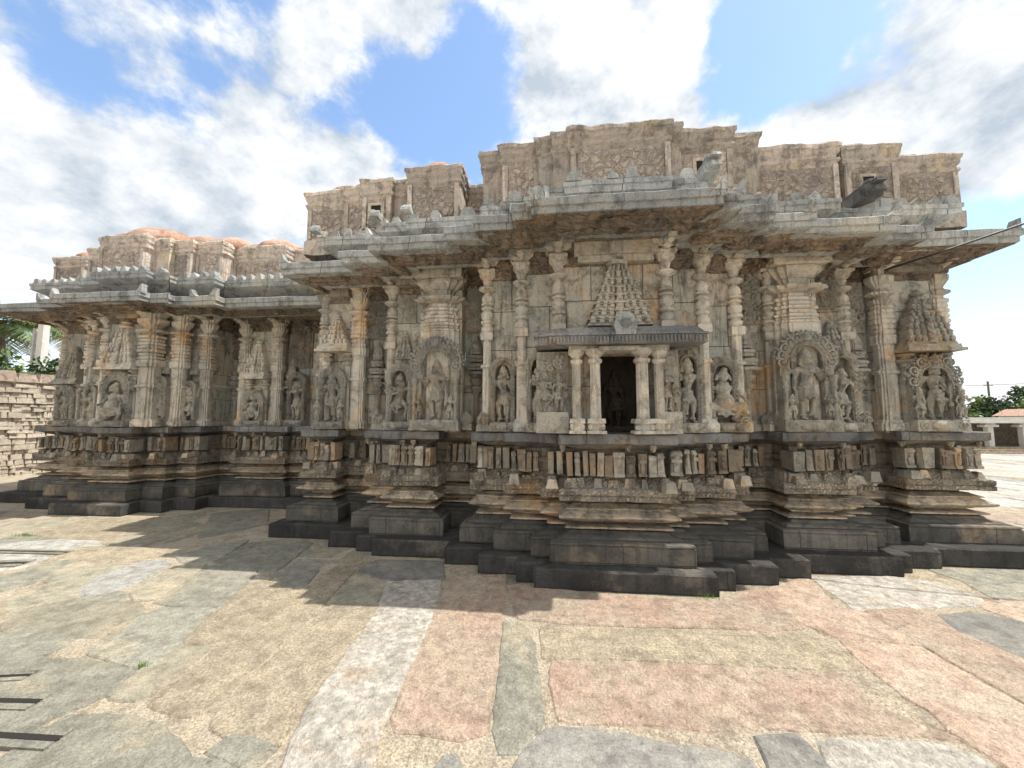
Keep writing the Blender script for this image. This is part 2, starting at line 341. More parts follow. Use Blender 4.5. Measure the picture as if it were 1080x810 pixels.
for k,(a,b) in enumerate(PS):
    sweep('plinth_step',P,kerb_prof,'kerb',T,a,b,jit=.012,zj=.008,amp=.010,freq=4,amp2=.004,seed=k)
for k,(a,b) in enumerate(P2S):
    sweep('plinth_slab',P2,slab_prof,'kerb2',T,a,b,jit=.01,zj=.004,amp=.008,freq=4,amp2=.004,seed=k+20)
    sweep('plinth_neck',P2,neck_prof,'plinth',T,a,b,jit=.01,seed=k+30)
    sweep('sharp_edged_moulding',P2,kum_prof,'plinth',T,a,b,jit=.012,zj=.004,amp=.010,freq=5,amp2=.004,seed=k+40)
    sweep('frieze_band',P2,frz_prof,'frieze',T,a,b,jit=.014,zj=.004,amp=.006,amp2=.004,seed=k+50)
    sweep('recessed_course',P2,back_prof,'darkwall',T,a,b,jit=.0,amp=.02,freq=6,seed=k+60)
    sweep('ledge',P2,ledge_prof,'ledge',T,a,b,jit=.014,zj=.004,amp=.008,freq=3,amp2=.004,seed=k+70)
fill('plinth_core',P2,-.32,1.3845,'ledge',T)

# row of upright carved blocks and tabs in the frieze, one mesh per run of wall
def on_edge(poly,i,off,t):
    (x0,y0),(x1,y1)=poly[i],poly[i+1]; L=math.hypot(x1-x0,y1-y0); dx,dy=(x1-x0)/L,(y1-y0)/L
    return x0+dx*t+dy*off, y0+dy*t-dx*off, dx, dy, L
def oriented(mb, poly, i, off, t, w, d, z0, z1, taper=0., tilt=0.):
    x,y,dx,dy,L=on_edge(poly,i,off,t)
    b=MB(); b.mi=mb.mi; b.box(-w/2,w/2,-d/2,d/2,z0,z1,taper)
    a=math.atan2(dy,dx)+tilt; c,s=math.cos(a),math.sin(a)
    mb.add([(x+v.x*c-v.y*s, y+v.x*s+v.y*c, v.z) for v in b.v], b.f); mb.m[-len(b.f):]=[mb.mi]*len(b.f)
BLK=[]; TAB=[]; TEETH=MB()
def piece(store, mi, vs, fs):
    cx=sum(v[0] for v in vs)/len(vs); cy=sum(v[1] for v in vs)/len(vs)
    store.append((math.hypot(cx,cy), mi, vs, fs))
def orient_vs(poly,i,off,t,b):
    x,y,dx,dy,L=on_edge(poly,i,off,t)
    return [Vector((x+v.x*dx-v.y*dy, y+v.x*dy+v.y*dx, v.z)) for v in b.v]
for i in range(1,len(P2)-2):
    (x0,y0),(x1,y1)=P2[i],P2[i+1]; L=math.hypot(x1-x0,y1-y0); front=abs(y1-y0)<.05
    if L<.12: continue
    vexL=P2[i-1][1]>P2[i][1]+.02; vexR=P2[i+2][1]>P2[i+1][1]+.02
    t=.19 if vexL else -.10
    if not front: t=.2
    end=(L-.2 if vexR else L+.10) if front else L-.22
    while t<end:
        w=R.choice([.05,.055,.06,.07,.08,.10]); d=R.choice([.08,.10,.13,.15])
        if R.random()<.975:
            zt=R.choice([1.19,1.2,1.21,1.2,1.17]); tl=R.uniform(-.015,.015); z_=R.uniform(1.04,1.10)
            b=MB(); b.box(-w/2,w/2,-(d+.1)/2,(d+.1)/2,.965,zt,R.uniform(-.006,.008),tl)
            if R.random()<.8:
                b.box(-w*.55,w*.55,-(d+.1)/2-.012,.02,zt-.045,zt-.012,.004); b.box(-w*.55,w*.55,-(d+.1)/2-.015,.02,.968,1.0,.004)
            if R.random()<.4:
                b.ell((0,-(d+.1)/2,z_),w*.36,.03,.05,7,5); b.ell((0,-(d+.1)/2-.01,z_+.065),w*.2,.02,.022,6,4)
            if R.random()<.3:
                b.box(-w*.25,w*.25,-(d+.1)/2-.02,-(d+.1)/2+.03,1.0,zt-.03,.004)
                b.box(-w*.47,w*.47,-(d+.1)/2-.025,-(d+.1)/2+.03,1.10,1.135,.004)
            vs=orient_vs(P2,i,-.26,t+w/2-.02,b)
            vs=[v+noise.noise_vector(v*9)*.014 for v in vs]
            piece(BLK,R.choice([0,1,1,1,2,2,2,2]),vs,b.f)
        t+=w+R.choice([.012,.018,.025,.035])
    t=.14 if vexL else -.05
    while t<(L-.2 if vexR else L-.02):
        w=R.choice([.07,.09,.11,.13]); h=R.uniform(.07,.105)
        b=MB(); b.box(-w/2,w/2,-.045,.07,.85,.85+h,.016)
        vs=orient_vs(P2,i,-.20,t+w/2,b); vs=[v+noise.noise_vector(v*14)*.010 for v in vs]
        piece(TAB,R.choice([0,0,0,1,2]),vs,b.f)
        t+=w+R.choice([.03,.08,.12,.05])
    if front:
        t=.11 if vexL else -.05
        while t<(L-.11 if vexR else L+.05):
            oriented(TEETH,P2,i,-.095,t,.022,.012,.742,.775,.003); t+=.04
        t=.13
        while t<L-.15:
            x,y,dx,dy,_=on_edge(P2,i,-.15,t)
            if R.random()<.55: TEETH.loft(x,y,[(.012,1.205),(.03,1.235),(.035,1.275)],OCT)
            t+=R.uniform(.12,.4)
def emit(store,name,mats):
    store.sort(key=lambda q:q[0]); rest=MB()
    for n_,(d_,mi,vs,fs) in enumerate(store):
        if n_<100: m=MB(); m.add(vs,fs); m.build(name,mats[mi],T)
        else: rest.mi=mi; rest.add(vs,fs)
    if rest.v: rest.build(name,mats,T)['kind']='stuff'
emit(BLK,'frieze_block',['blockA','blockB','blockC'])
emit(TAB,'frieze_tab',['frieze','blockB','plinth'])
TEETH.wob(.003,12).build('hanging_stone_teeth','frieze',T)['kind']='stuff'

# walls, with the shrine niche cut into the middle one
NI = WS.index((27,39))
for k,(a,b) in enumerate(WS):
    mat='wall'
    if k==NI:
        sweep('wall',W,[(0,2.3),(0,3.44)],'wall',T,a,b,jit=0,amp=.006,seed=k)
        W2=W[:34]+[(.43,4.25),(.43,4.72),(.97,4.72),(.97,4.25)]+W[34:]
        sweep('wall',W2,[(0,1.36),(0,2.3)],'wall',T,a,b+4,jit=0,amp=.004,seed=k)
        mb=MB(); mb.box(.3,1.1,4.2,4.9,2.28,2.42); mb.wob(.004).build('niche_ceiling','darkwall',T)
    else:
        sweep('wall',W,[(0,1.36),(0,3.44)],mat,T,a,b,jit=0,amp=.006,seed=k)
# narrow plinth course and beam course along the wall
for k,(a,b) in enumerate(WS):
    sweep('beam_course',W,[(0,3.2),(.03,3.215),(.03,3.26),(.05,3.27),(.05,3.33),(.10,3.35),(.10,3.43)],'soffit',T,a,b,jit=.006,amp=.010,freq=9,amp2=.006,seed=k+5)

for k,(a,b) in enumerate(WS):
    if k==NI: continue
    sweep('foot_course',W,[(.0,1.47),(.03,1.465),(.035,1.44),(.05,1.435),(.055,1.405),(.05,1.385)][::-1],'relief',T,a,b,jit=.003,amp=.012,freq=16,amp2=.008,step=.03,seed=k+400)
    sweep('string_course',W,[(0,2.115),(.018,2.12),(.022,2.15),(0,2.155)],'pillar',T,a,b,jit=.002,amp=.004,freq=9,seed=k+420)
# eaves
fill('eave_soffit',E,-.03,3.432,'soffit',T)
eave_prof=[(-.45,3.37),(-.30,3.40),(-.12,3.425),(-.035,3.43),(-.022,3.44),(-.022,3.498),(0,3.504),(0,3.578),(-.012,3.588),(-.09,3.60),(-.27,3.665),(-.30,3.69)]
for k,(a,b) in enumerate(ES):
    sweep('eave_slab',E,eave_prof,'eave',T,a,b,jit=.018,zj=.012,amp=.009,freq=3.5,amp2=.003,seed=k+11)
fill('roof_slab',E,-.26,3.675,'eave',T)
# rough carved corbel courses stepping back below the lip
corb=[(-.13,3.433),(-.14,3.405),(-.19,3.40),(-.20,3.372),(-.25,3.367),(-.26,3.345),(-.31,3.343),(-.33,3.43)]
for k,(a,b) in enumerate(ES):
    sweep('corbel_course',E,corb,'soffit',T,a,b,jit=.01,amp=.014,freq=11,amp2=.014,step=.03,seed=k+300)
# upper slab tier with merlons; each entry: run of E, inset, height shift
TI=[(0,4,.30,.10),(4,8,.30,.10),(8,12,.28,.06),(12,16,.30,.09),(16,20,.33,0),(20,23,.30,-.01),(23,27,.34,0),(27,31,.30,-.02),(31,36,.32,0),(36,39,.28,.10)]
for k,(a,b,ins,dz) in enumerate(TI):
    pr=[(-.60,3.70),(-ins-.16,3.76+dz),(-ins-.012,3.835+dz),(-ins-.012,3.90+dz),(-ins,3.905+dz),(-ins,3.955+dz),(-ins-.03,3.965+dz),(-ins-.5,3.97+dz)]
    sweep('upper_eave_slab',E,pr,'eave',T,a,b,jit=.022,zj=.01,amp=.010,freq=4,amp2=.004,seed=k+90)
    dense = k in (0,1,2,3,9)
    for i in range(a,b):
        (x0,y0),(x1,y1)=E[i],E[i+1]
        L=math.hypot(x1-x0,y1-y0); front=abs(y1-y0)<.05
        if not front and not (y1<y0 and L<3): continue
        if not front and L>.5 and k not in (3,): continue
        vexL = i>0 and E[i-1][1]>E[i][1]+.02; vexR = i+2<len(E) and E[i+2][1]>E[i+1][1]+.02
        t=(ins+.02 if vexL else .02-ins) if front else .05
        tend=(L-ins-.02 if vexR else L+ins-.02) if front else L-.1
        while t<tend-.1:
            w=.13 if dense else R.choice([.13,.16,.2])
            if (dense and R.random()<.95) or R.random()<.62:
                mb=MB(); h=R.uniform(.085,.115)
                x,y,dx,dy,_=on_edge(E,i,-ins-.075,t+w/2)
                b_=MB()
                if R.random()<.6: b_.prism([(-w*.5,0),(w*.5,0),(w*.36,h*.8),(w*.24,h),(-w*.2,h*1.02),(-w*.36,h*.75)],-.055,.055)
                else: b_.prism([(-w*.5,0),(w*.5,0),(w*.42,h*.5),(w*.12,h*.8),(0,h*1.05),(-w*.15,h*.75),(-w*.42,h*.45)],-.055,.055)
                mb.add([(x+v.x*dx-v.y*dy, y+v.x*dy+v.y*dx, v.z+3.955+dz) for v in b_.v], b_.f)
                mb.wob(.006,14).build('battlement',"eave",T)
            t+=w+(.05 if dense else R.uniform(.05,.25))
# upturned corner ears on the eave lips
def ear(x,y,z,s=1.,dirx=1):
    mb=MB(); mb.prism([(x-dirx*.13*s,z-.01),(x,z-.02),(x,z+.13*s),(x-dirx*.03*s,z+.12*s),(x-dirx*.06*s,z+.05*s)],y,y+.09)
    mb.wob(.004,12).build('corner_ear','eave',T)
for (x,y) in [(-2.1,4.07),(-1.15,4.07),(-.8,3.9),(-.38,3.74),(-.21,3.48),(-3.56,4.63),(-2.58,4.63),(-8.3,5.5),(-8.9,5.72),(-10.1,5.9),(-6.05,5.8)]:
    if x in(-1.15,-2.58): continue
    ear(x+.0,y,3.585,.9,-1)
for (x,y) in [(1.56,3.48),(1.75,3.57),(2.15,3.81),(2.6,3.98),(3.5,4.14),(4.0,4.39),(5.06,4.62),(-6.6,5.5),(-5.58,5.8)]:
    ear(x,y,3.585,.95,1)

# parapet of lime-plastered brick
par_prof=[(.03,3.95),(.03,4.16),(.012,4.18),(0,4.2),(0,4.66),(.012,4.68),(.03,4.70),(.03,4.73),(.012,4.745),(.01,4.77),(.028,4.80),(.034,4.85),(.048,4.868),(.048,4.915),(.03,4.935),(-.2,4.945)]
cap_prof=[(-.02,4.93),(-.03,4.985),(-.08,5.04),(-.16,5.085),(-.28,5.10)]
for k,(a,b) in enumerate(RS):
    sweep('parapet',RP,[(o,z) for o,z in par_prof],'brick',T,a,b,jit=.012,zj=.015,amp=.020,freq=5,amp2=.014,step=.05,seed=k+200)
    dz={0:-.05,1:.06,2:.02,3:-.02,4:0,5:-.06,6:-.02,7:-.05}[k]
    sweep('parapet_cap',RP,[(o-.10,z+dz) for o,z in cap_prof],'cap',T,a,b,jit=.01,amp=.03,freq=2.5,amp2=.006,seed=k+210)
fill('roof_top',RP,-.13,5.0,'cap',T)
# rounded plaster domes on top of the parapet bays
for k,(x,y,rx,ry,zt) in enumerate([(-7.95,7.15,.75,.75,5.34),(-7.0,7.3,.45,.6,5.22),(-6.45,7.35,.4,.6,5.18),(-5.7,7.6,.55,.6,5.22),(-10.0,7.55,.4,.5,5.16),
        (-3.15,5.85,.5,.5,5.17),(-2.42,5.62,.26,.4,5.14),(-1.58,5.40,.33,.42,5.17),(.75,5.0,.75,.55,5.08),(-.3,5.1,.5,.45,5.05),(1.9,5.1,.4,.4,5.05),(2.95,5.5,.5,.45,5.14),(3.9,5.55,.34,.42,5.13),(4.7,5.85,.42,.45,5.10)]):
    mb=MB(); mb.loft(x,y,[(1.0,4.90),(1.0,4.93+.3*(zt-4.93)),(.93,4.93+.55*(zt-4.93)),(.78,4.93+.78*(zt-4.93)),(.5,4.93+.93*(zt-4.93)),(.2,zt)],C16,sx=rx,sy=ry)
    mb.wob(.04,3,.014).build('roof_dome','cap',T,smooth=True)
# relief panels on parapet fronts
for i in range(1,len(RP)-2):
    (x0,y0),(x1,y1)=RP[i],RP[i+1]; L=math.hypot(x1-x0,y1-y0)
    if abs(y1-y0)>.05 or L<.35: continue
    mb=MB()
    nx=int(L/.035); nz=11; vs=[]
    for a in range(nx+1):
        for c in range(nz+1):
            x=x0+.07+(L-.14)*a/nx; z=4.22+.41*c/nz
            d=.006 if a in(0,nx) or c in (0,nz) else .010+.030*max(0,noise.noise(Vector((x*11,i*3.1,z*13)))+.12)
            vs.append((x,y0-d-.008,z))
    fs=[(a*(nz+1)+c,(a+1)*(nz+1)+c,(a+1)*(nz+1)+c+1,a*(nz+1)+c+1) for a in range(nx) for c in range(nz)]
    mb.add(vs,fs)
    mb.build('plaster_relief_panel','carvedbrick',T)
    for xx in (x0+.035,x1-.035):
        m2=MB(); m2.box(xx-.03,xx+.03,y0-.028,y0+.02,4.2,4.665); m2.wob(.006,10,.004).build('parapet_pilaster','brick',T)
# small square openings in the parapet
def opening(x,y,z,w,h):
    mb=MB(); f=.035
    mb.box(x-w/2-f,x-w/2,y-.06,y+.03,z-h/2,z+h/2); mb.box(x+w/2,x+w/2+f,y-.06,y+.03,z-h/2,z+h/2)
    mb.box(x-w/2-f,x+w/2+f,y-.06,y+.03,z+h/2,z+h/2+f)
    o=mb.wob(.004,12).build('vent_opening','brick',T)
    m2=MB(); m2.box(x-w/2,x+w/2,y-.046,y+.02,z-h/2,z+h/2); m2.build('dark_vent','shade',o)
opening(-2.45,5.08,4.42,.15,.19); opening(1.74,4.56,4.44,.12,.16); opening(3.86,5.03,4.40,.13,.17)
# gargoyle water spouts
def spout(x,y0,y1,z,w,h,mat='eave',up=.1,label=None):
    mb=MB(); n=7
    prof=[]
    for i in range(n+1):
        t=i/n; y=y0+(y1-y0)*t; zz=z+up*t; k=1-.25*math.sin(t*PI)*(.4) - (.0 if t<.8 else .1)
        prof.append([(x-w/2*k,y,zz-h/2*k),(x+w/2*k,y,zz-h/2*k),(x+w/2*k,y,zz+h/2*k*.9),(x+w*.2,y,zz+h/2*k*1.15),(x-w*.2,y,zz+h/2*k*1.15),(x-w/2*k,y,zz+h/2*k*.9)])
    vs=[p for q in prof for p in q]; fs=[]
    for i in range(n):
        for k in range(6): j=(k+1)%6; fs.append((i*6+k,(i+1)*6+k,(i+1)*6+j,i*6+j))
    fs.append(tuple(range(6))); fs.append(tuple(reversed(range(n*6,n*6+6))))
    mb.add(vs,fs)
    # blunt animal head at the mouth
    mb.ell((x,y1+.03,z+up+.02),w*.56,.09,h*.55,8,6); mb.ell((x-w*.3,y1-.02,z+up+h*.3),.03,.04,.035,6,4); mb.ell((x+w*.3,y1-.02,z+up+h*.3),.03,.04,.035,6,4)
    mb.box(x-w*.3,x+w*.3,y1-.10,y1,z+up-h*.35,z+up-.01,.012); mb.box(x-w*.3,x+w*.3,y1-.12,y1,z+up+.03,z+up+h*.4,.014)
    o=mb.wob(.006,9,.003).build('water_spout',mat,T)
    if label: o['label']=label
spout(1.66,4.6,4.02,4.13,.17,.17,up=.02)
spout(3.60,5.1,4.58,4.08,.20,.19,'ledge',up=.03)
spout(-2.25,5.1,4.62,4.10,.15,.15,up=0)
# ------------------------------------------------------------------ pillars
TZ=3.40   # top of the wall zone
def child(mb, name, mat, par, **k): return mb.build(name, mat, par, **k)
def slim_pillar(x,y,z0=1.39,z1=3.39,w=1.,mat='pillar',kind=0):
    s=(z1-1.39)/2.0
    Z=lambda z: z1-(z1-z0)*(3.39-z)/2.0
    a=MB(); r=w*.92
    a.loft(x,y,[(.062*r,Z(1.52)),(.06*r,Z(2.13))], OCT if kind==0 else SQ if kind==1 else STAR)
    a.loft(x,y,[(.066*r,Z(2.125)),(.088*r,Z(2.14)),(.088*r,Z(2.165)),(.064*r,Z(2.18))],SQ if kind==1 else OCT)
    a.loft(x,y,[(.056*r,Z(2.17)),(.056*r,Z(2.47))],OCT)
    a.loft(x,y,[(.075*r,Z(2.465)),(.079*r,Z(2.48)),(.079*r,Z(2.545)),(.070*r,Z(2.56))],SQ)
    pr=[(.055,2.55),(.074,2.58),(.080,2.62),(.062,2.645),(.060,2.66),(.082,2.672),(.082,2.70),(.064,2.712),(.07,2.73),(.080,2.75),(.080,2.80),(.066,2.812),(.060,2.83),(.080,2.842),(.080,2.862),
        (.058,2.872),(.052,2.885),(.082,2.895),(.082,2.915),(.062,2.925),(.072,2.945),(.076,2.975),(.066,3.01),(.046,3.045),(.040,3.06)]
    a.loft(x,y,[((.066+(q-.068)*1.35)*r,Z(z)) for q,z in pr],C16)
    o=a.wob(.003,7,.001).build('pillar',mat,T,smooth=35)
    b=MB()
    b.loft(x,y,[(.098*r,z0-.0),(.102*r,z0+.02),(.102*r,z0+.09),(.088*r,z0+.105),(.080*r,z0+.13),(.062*r,z0+.145)],SQ)
    # round lotus on the front of the base
    b.ell((x,y-.10*r,z0+.055),.062*r,.02,.05,12,4); b.ell((x,y-.118*r,z0+.055),.03*r,.012,.025,8,4)
    for sx in(-1,1): b.ell((x+sx*.10*r,y,z0+.055),.02,.06*r,.05,8,4)
    b.wob(.003,10).build('base',mat,o,smooth=40)
    c=MB()
    pr=[(.040,3.05),(.075,3.068),(.108,3.085),(.112,3.097),(.108,3.108),(.06,3.125),(.048,3.14),(.055,3.165),(.066,3.19),(.06,3.205),(.08,3.222),(.105,3.25),(.112,3.262),(.112,3.29)]
    c.loft(x,y,[(q*r,Z(z)) for q,z in pr],C16)
    c.loft(x,y,[(.10*r,Z(3.285)),(.11*r,Z(3.292)),(.11*r,Z(3.318))],SQ)
    c.loft(x,y,[(.075*r,Z(3.315)),(.075*r,Z(3.345)),(.12*r,Z(3.385)),(.13*r,Z(3.43))],SQ,sx=1.25)
    # scroll bracket reaching out below the eave
    for q in range(3): c.ell((x,y-.10-.10*q,Z(3.36)+.018*q),.05,.08,.035,8,5)
    c.wob(.004,9).build('capital',mat,o,smooth=40)
    return o
def ribbed_pilaster(x,y,w,z0=1.39,z1=3.36,mat='pillar',zs=2.5):
    """square-plan pilaster with a stack of ribs above a plain shaft"""
    h=w*.46; a=MB(); d=.75
    a.loft(x,y,[(h*.86,z0+.12),(h*.86,2.06)],RED,sy=d)
    a.loft(x,y,[(h*.9,2.055),(h*1.08,2.07),(h*1.08,2.10),(h*.9,2.115)],RED,sy=d)
    a.loft(x,y,[(h*.84,2.11),(h*.84,zs-.08)],RED,sy=d)
    pr=[(h*.9,zs-.09),(h*1.12,zs-.07),(h*1.12,zs+.03),(h*.95,zs+.04)]; z=zs+.045; k=0
    while z<z1-.42:
        q=[1.02,.95,1.06,1.0][k%4]
        pr+=[(h*(q-.13),z),(h*q,z+.012),(h*q,z+.045),(h*(q-.13),z+.055)]; z+=.062; k+=1
    pr+=[(h*.7,z),(h*.6,z+.04)]
    a.loft(x,y,pr,RED,sy=d)
    o=a.wob(.005,6,.002).build('pilaster',mat,T)
    b=MB(); b.loft(x,y,[(h*1.2,z0),(h*1.22,z0+.08),(h*1.05,z0+.10),(h*.95,z0+.13)],RED,sy=d)
    b.ell((x,y-h*.9,z0+.05),h*.6,.02,.045,10,4); b.wob(.004,9).build('base',mat,o)
    c=MB(); zz=z+.03
    c.loft(x,y,[(h*.7,zz),(h*1.25,zz+.03),(h*1.28,zz+.05),(h*.8,zz+.07),(h*.65,zz+.10),(h*.8,zz+.13),(h*1.15,zz+.19),(h*1.2,zz+.22),(h*1.2,zz+.25),(h*.9,zz+.26),(h*1.0,zz+.30),(h*1.45,3.40),(h*1.45,3.43)],RED,sy=d)
    for q in range(3): c.ell((x,y-h*.8-.08*q,3.35+.02*q),h*.7,.07,.035,8,5)
    c.wob(.005,9).build('capital',mat,o)
    return o
def big_pilaster(x,y,mat='pillar',zb=2.45):
    a=MB(); w=.26
    a.loft(x,y,[(w*1.02,1.39),(w*1.02,1.5),(w*.97,1.52),(w*.97,zb),(w*.97,2.64)],RED,sy=.7)
    z=2.64
    for q,hh in ((.98,.035),(.9,.03),(.96,.035),(.84,.05),(.92,.04),(.78,.05),(.86,.04),(.7,.05)):
        a.loft(x,y,[(w*(q-.1),z-.004),(w*q,z+.006),(w*q,z+hh-.006),(w*(q-.1),z+hh+.004)],RED,sy=.75); z+=hh+.006
    a.wob(.005,6,.002)
    o=a.build('broad_pilaster',mat,T)
    c=MB()
    c.loft(x,y,[(w*.5,z-.01),(w*1.15,z+.02),(w*1.28,z+.04),(w*1.28,z+.055),(w*.9,z+.075),(w*.5,z+.085)],RED,sy=.8)
    c.loft(x,y,[(w*.45,z+.08),(w*.62,z+.10),(w*.72,z+.16),(w*.8,z+.165),(w*1.12,z+.24),(w*1.16,z+.25),(w*1.16,z+.285),(w*1.0,z+.30)],RED,sy=.8)
    c.loft(x,y,[(w*1.1,z+.295),(w*1.2,z+.31),(w*1.2,3.43)],SQ,sy=.85)
    c.wob(.006,5,.002).build('capital',mat,o)
    return o

# ------------------------------------------------------------------ tower reliefs and small shrines
def tower(x,y,z0,z1,w,d=.16,n=7,mat='pillar',par=None,name='tower_relief',curve=1.):
    mb=MB(); H=z1-z0; hh=H*.80/n
    for i in range(n):
        t=i/n; ww=w*(1-.78*t**curve); z=z0+i*hh; dd=d*(1-.55*t)
        mb.box(x-ww/2,x+ww/2,y-dd,y+.05,z,z+hh*.25,.004)
        mb.box(x-ww/2*.94,x+ww/2*.94,y-dd*.86,y+.05,z+hh*.25,z+hh*.7)
        mb.box(x-ww/2*1.02,x+ww/2*1.02,y-dd*1.02,y+.05,z+hh*.7,z+hh*.82,.004)
        mb.box(x-ww*.075,x+ww*.075,y-dd*1.2,y+.05,z,z+hh*.95,.006); mb.box(x-ww*.10,x+ww*.10,y-dd*1.3,y+.05,z+hh*.66,z+hh*.9,.006)
        k=7 if ww>.36 else 5 if ww>.17 else 3
        for j in range(k):
            u=x+(j-(k-1)/2)*ww/k*.98; r=ww/k*.36*(1.25 if j==k//2 else 1)
            mb.ell((u,y-dd*(1.15 if j==k//2 else .98),z+hh*.46),r,.028,hh*.34,7,5)
            mb.box(u-r*.8,u+r*.8,y-dd*1.08,y,z+hh*.78,z+hh*1.06,.006)
    zt=z0+n*hh; q=H*.20
    mb.loft(x,y-d*.2,[(w*.16,zt-.01),(w*.18,zt+q*.12),(w*.10,zt+q*.25),(w*.06,zt+q*.3),(w*.13,zt+q*.45),(w*.14,zt+q*.55),(w*.05,zt+q*.68),(w*.07,zt+q*.75),(w*.03,zt+q*.88),(.004,zt+q)],C16)
    return mb.wob(.004,12,.002).build(name,mat,par or T)
def roofed_shrine(x,y,zroof,ztop,w,mat='pillar',cols=True,n=6,curve=1.,zfig=None):
    """niche with a flat roof slab, two stub capitals, a stepped tower above"""
    mb=MB()
    mb.box(x-w/2,x+w/2,y-.20,y+.05,zroof,zroof+.045,.006); mb.box(x-w*.54,x+w*.54,y-.235,y+.05,zroof-.035,zroof,.004)
    mb.box(x-w*.47,x+w*.47,y-.17,y+.05,zroof+.045,zroof+.07)
    o=mb.wob(.006,8,.002).build('shrine_canopy',mat,T)
    tower(x,y,zroof+.065,ztop,w*.92,.17,n,mat,o,'tower',curve)
    if cols:
        for s in(-1,1):
            c=MB(); cx=x+s*w*.36; h=zroof-1.39
            c.loft(cx,y-.05,[(.05,zroof-.03),(.085,zroof-.05),(.085,zroof-.07),(.05,zroof-.085),(.045,zroof-.10),(.09,zroof-.125),(.09,zroof-.14),(.05,zroof-.165),(.06,zroof-.20),(.045,zroof-.22)],C16)
            c.loft(cx,y-.03,[(.045,zroof-.2),(.045,1.5),(.075,1.49),(.075,1.39)],OCT)
            c.wob(.003,9).build('shrine_column',mat,o,smooth=40)
    return o
def narrow_shrine(x,y,mat='relief',z1=2.66,w=.2,arms=True):
    mb=MB()
    mb.loft(x,y,[(.055,1.39),(.06,1.5),(.035,1.52),(.035,1.86),(.05,1.88),(.075,1.92),(.075,1.94),(.04,1.96),(.09,2.02),(.10,2.04),(.06,2.06),(.07,2.10)],OCT)
    for z,q in((2.10,1.25),(2.16,1.0),(2.20,1.15),(2.27,.85),(2.31,.95),(2.37,.66),(2.41,.72)):
        mb.loft(x,y,[(w*.5*q*.9,z),(w*.5*q,z+.01),(w*.5*q,z+.03),(w*.5*q*.85,z+.045)],RED,sy=.8)
    mb.loft(x,y,[(w*.33,2.43),(w*.25,2.52),(w*.14,2.58),(w*.17,2.6),(w*.05,z1)],RED,sy=.8)
    return mb.wob(.003,9,.002).build('miniature_shrine',mat,T)
def foliage(x,y,z0,z1,w,mat='darkwall',seed=1,par=None,fill_=1.):
    rr=random.Random(seed); mb=MB()
    mb.box(x-w/2,x+w/2,y-.01,y+.04,z0,z1)
    z=z0+.05; k=0
    while z<z1-.03:
        R0=rr.uniform(.035,.055)
        nx=max(1,int(w/(R0*2.0)))
        for j in range(nx):
            u=x+(j-(nx-1)/2)*R0*1.9+rr.uniform(-.012,.012)
            mb.spiral(u,y-.035-rr.uniform(0,.03),z+rr.uniform(-.01,.01),R0,.011,rr.uniform(1.1,1.8),rr.uniform(0,6.3),rr.choice([-1,1]),12)
            if rr.random()<.6: mb.ell((u+rr.uniform(-.03,.03),y-.04,z+R0),.018,.015,.022,6,4)
        z+=R0*1.6; k+=1
    return mb.build('foliage_relief',mat,par or T)

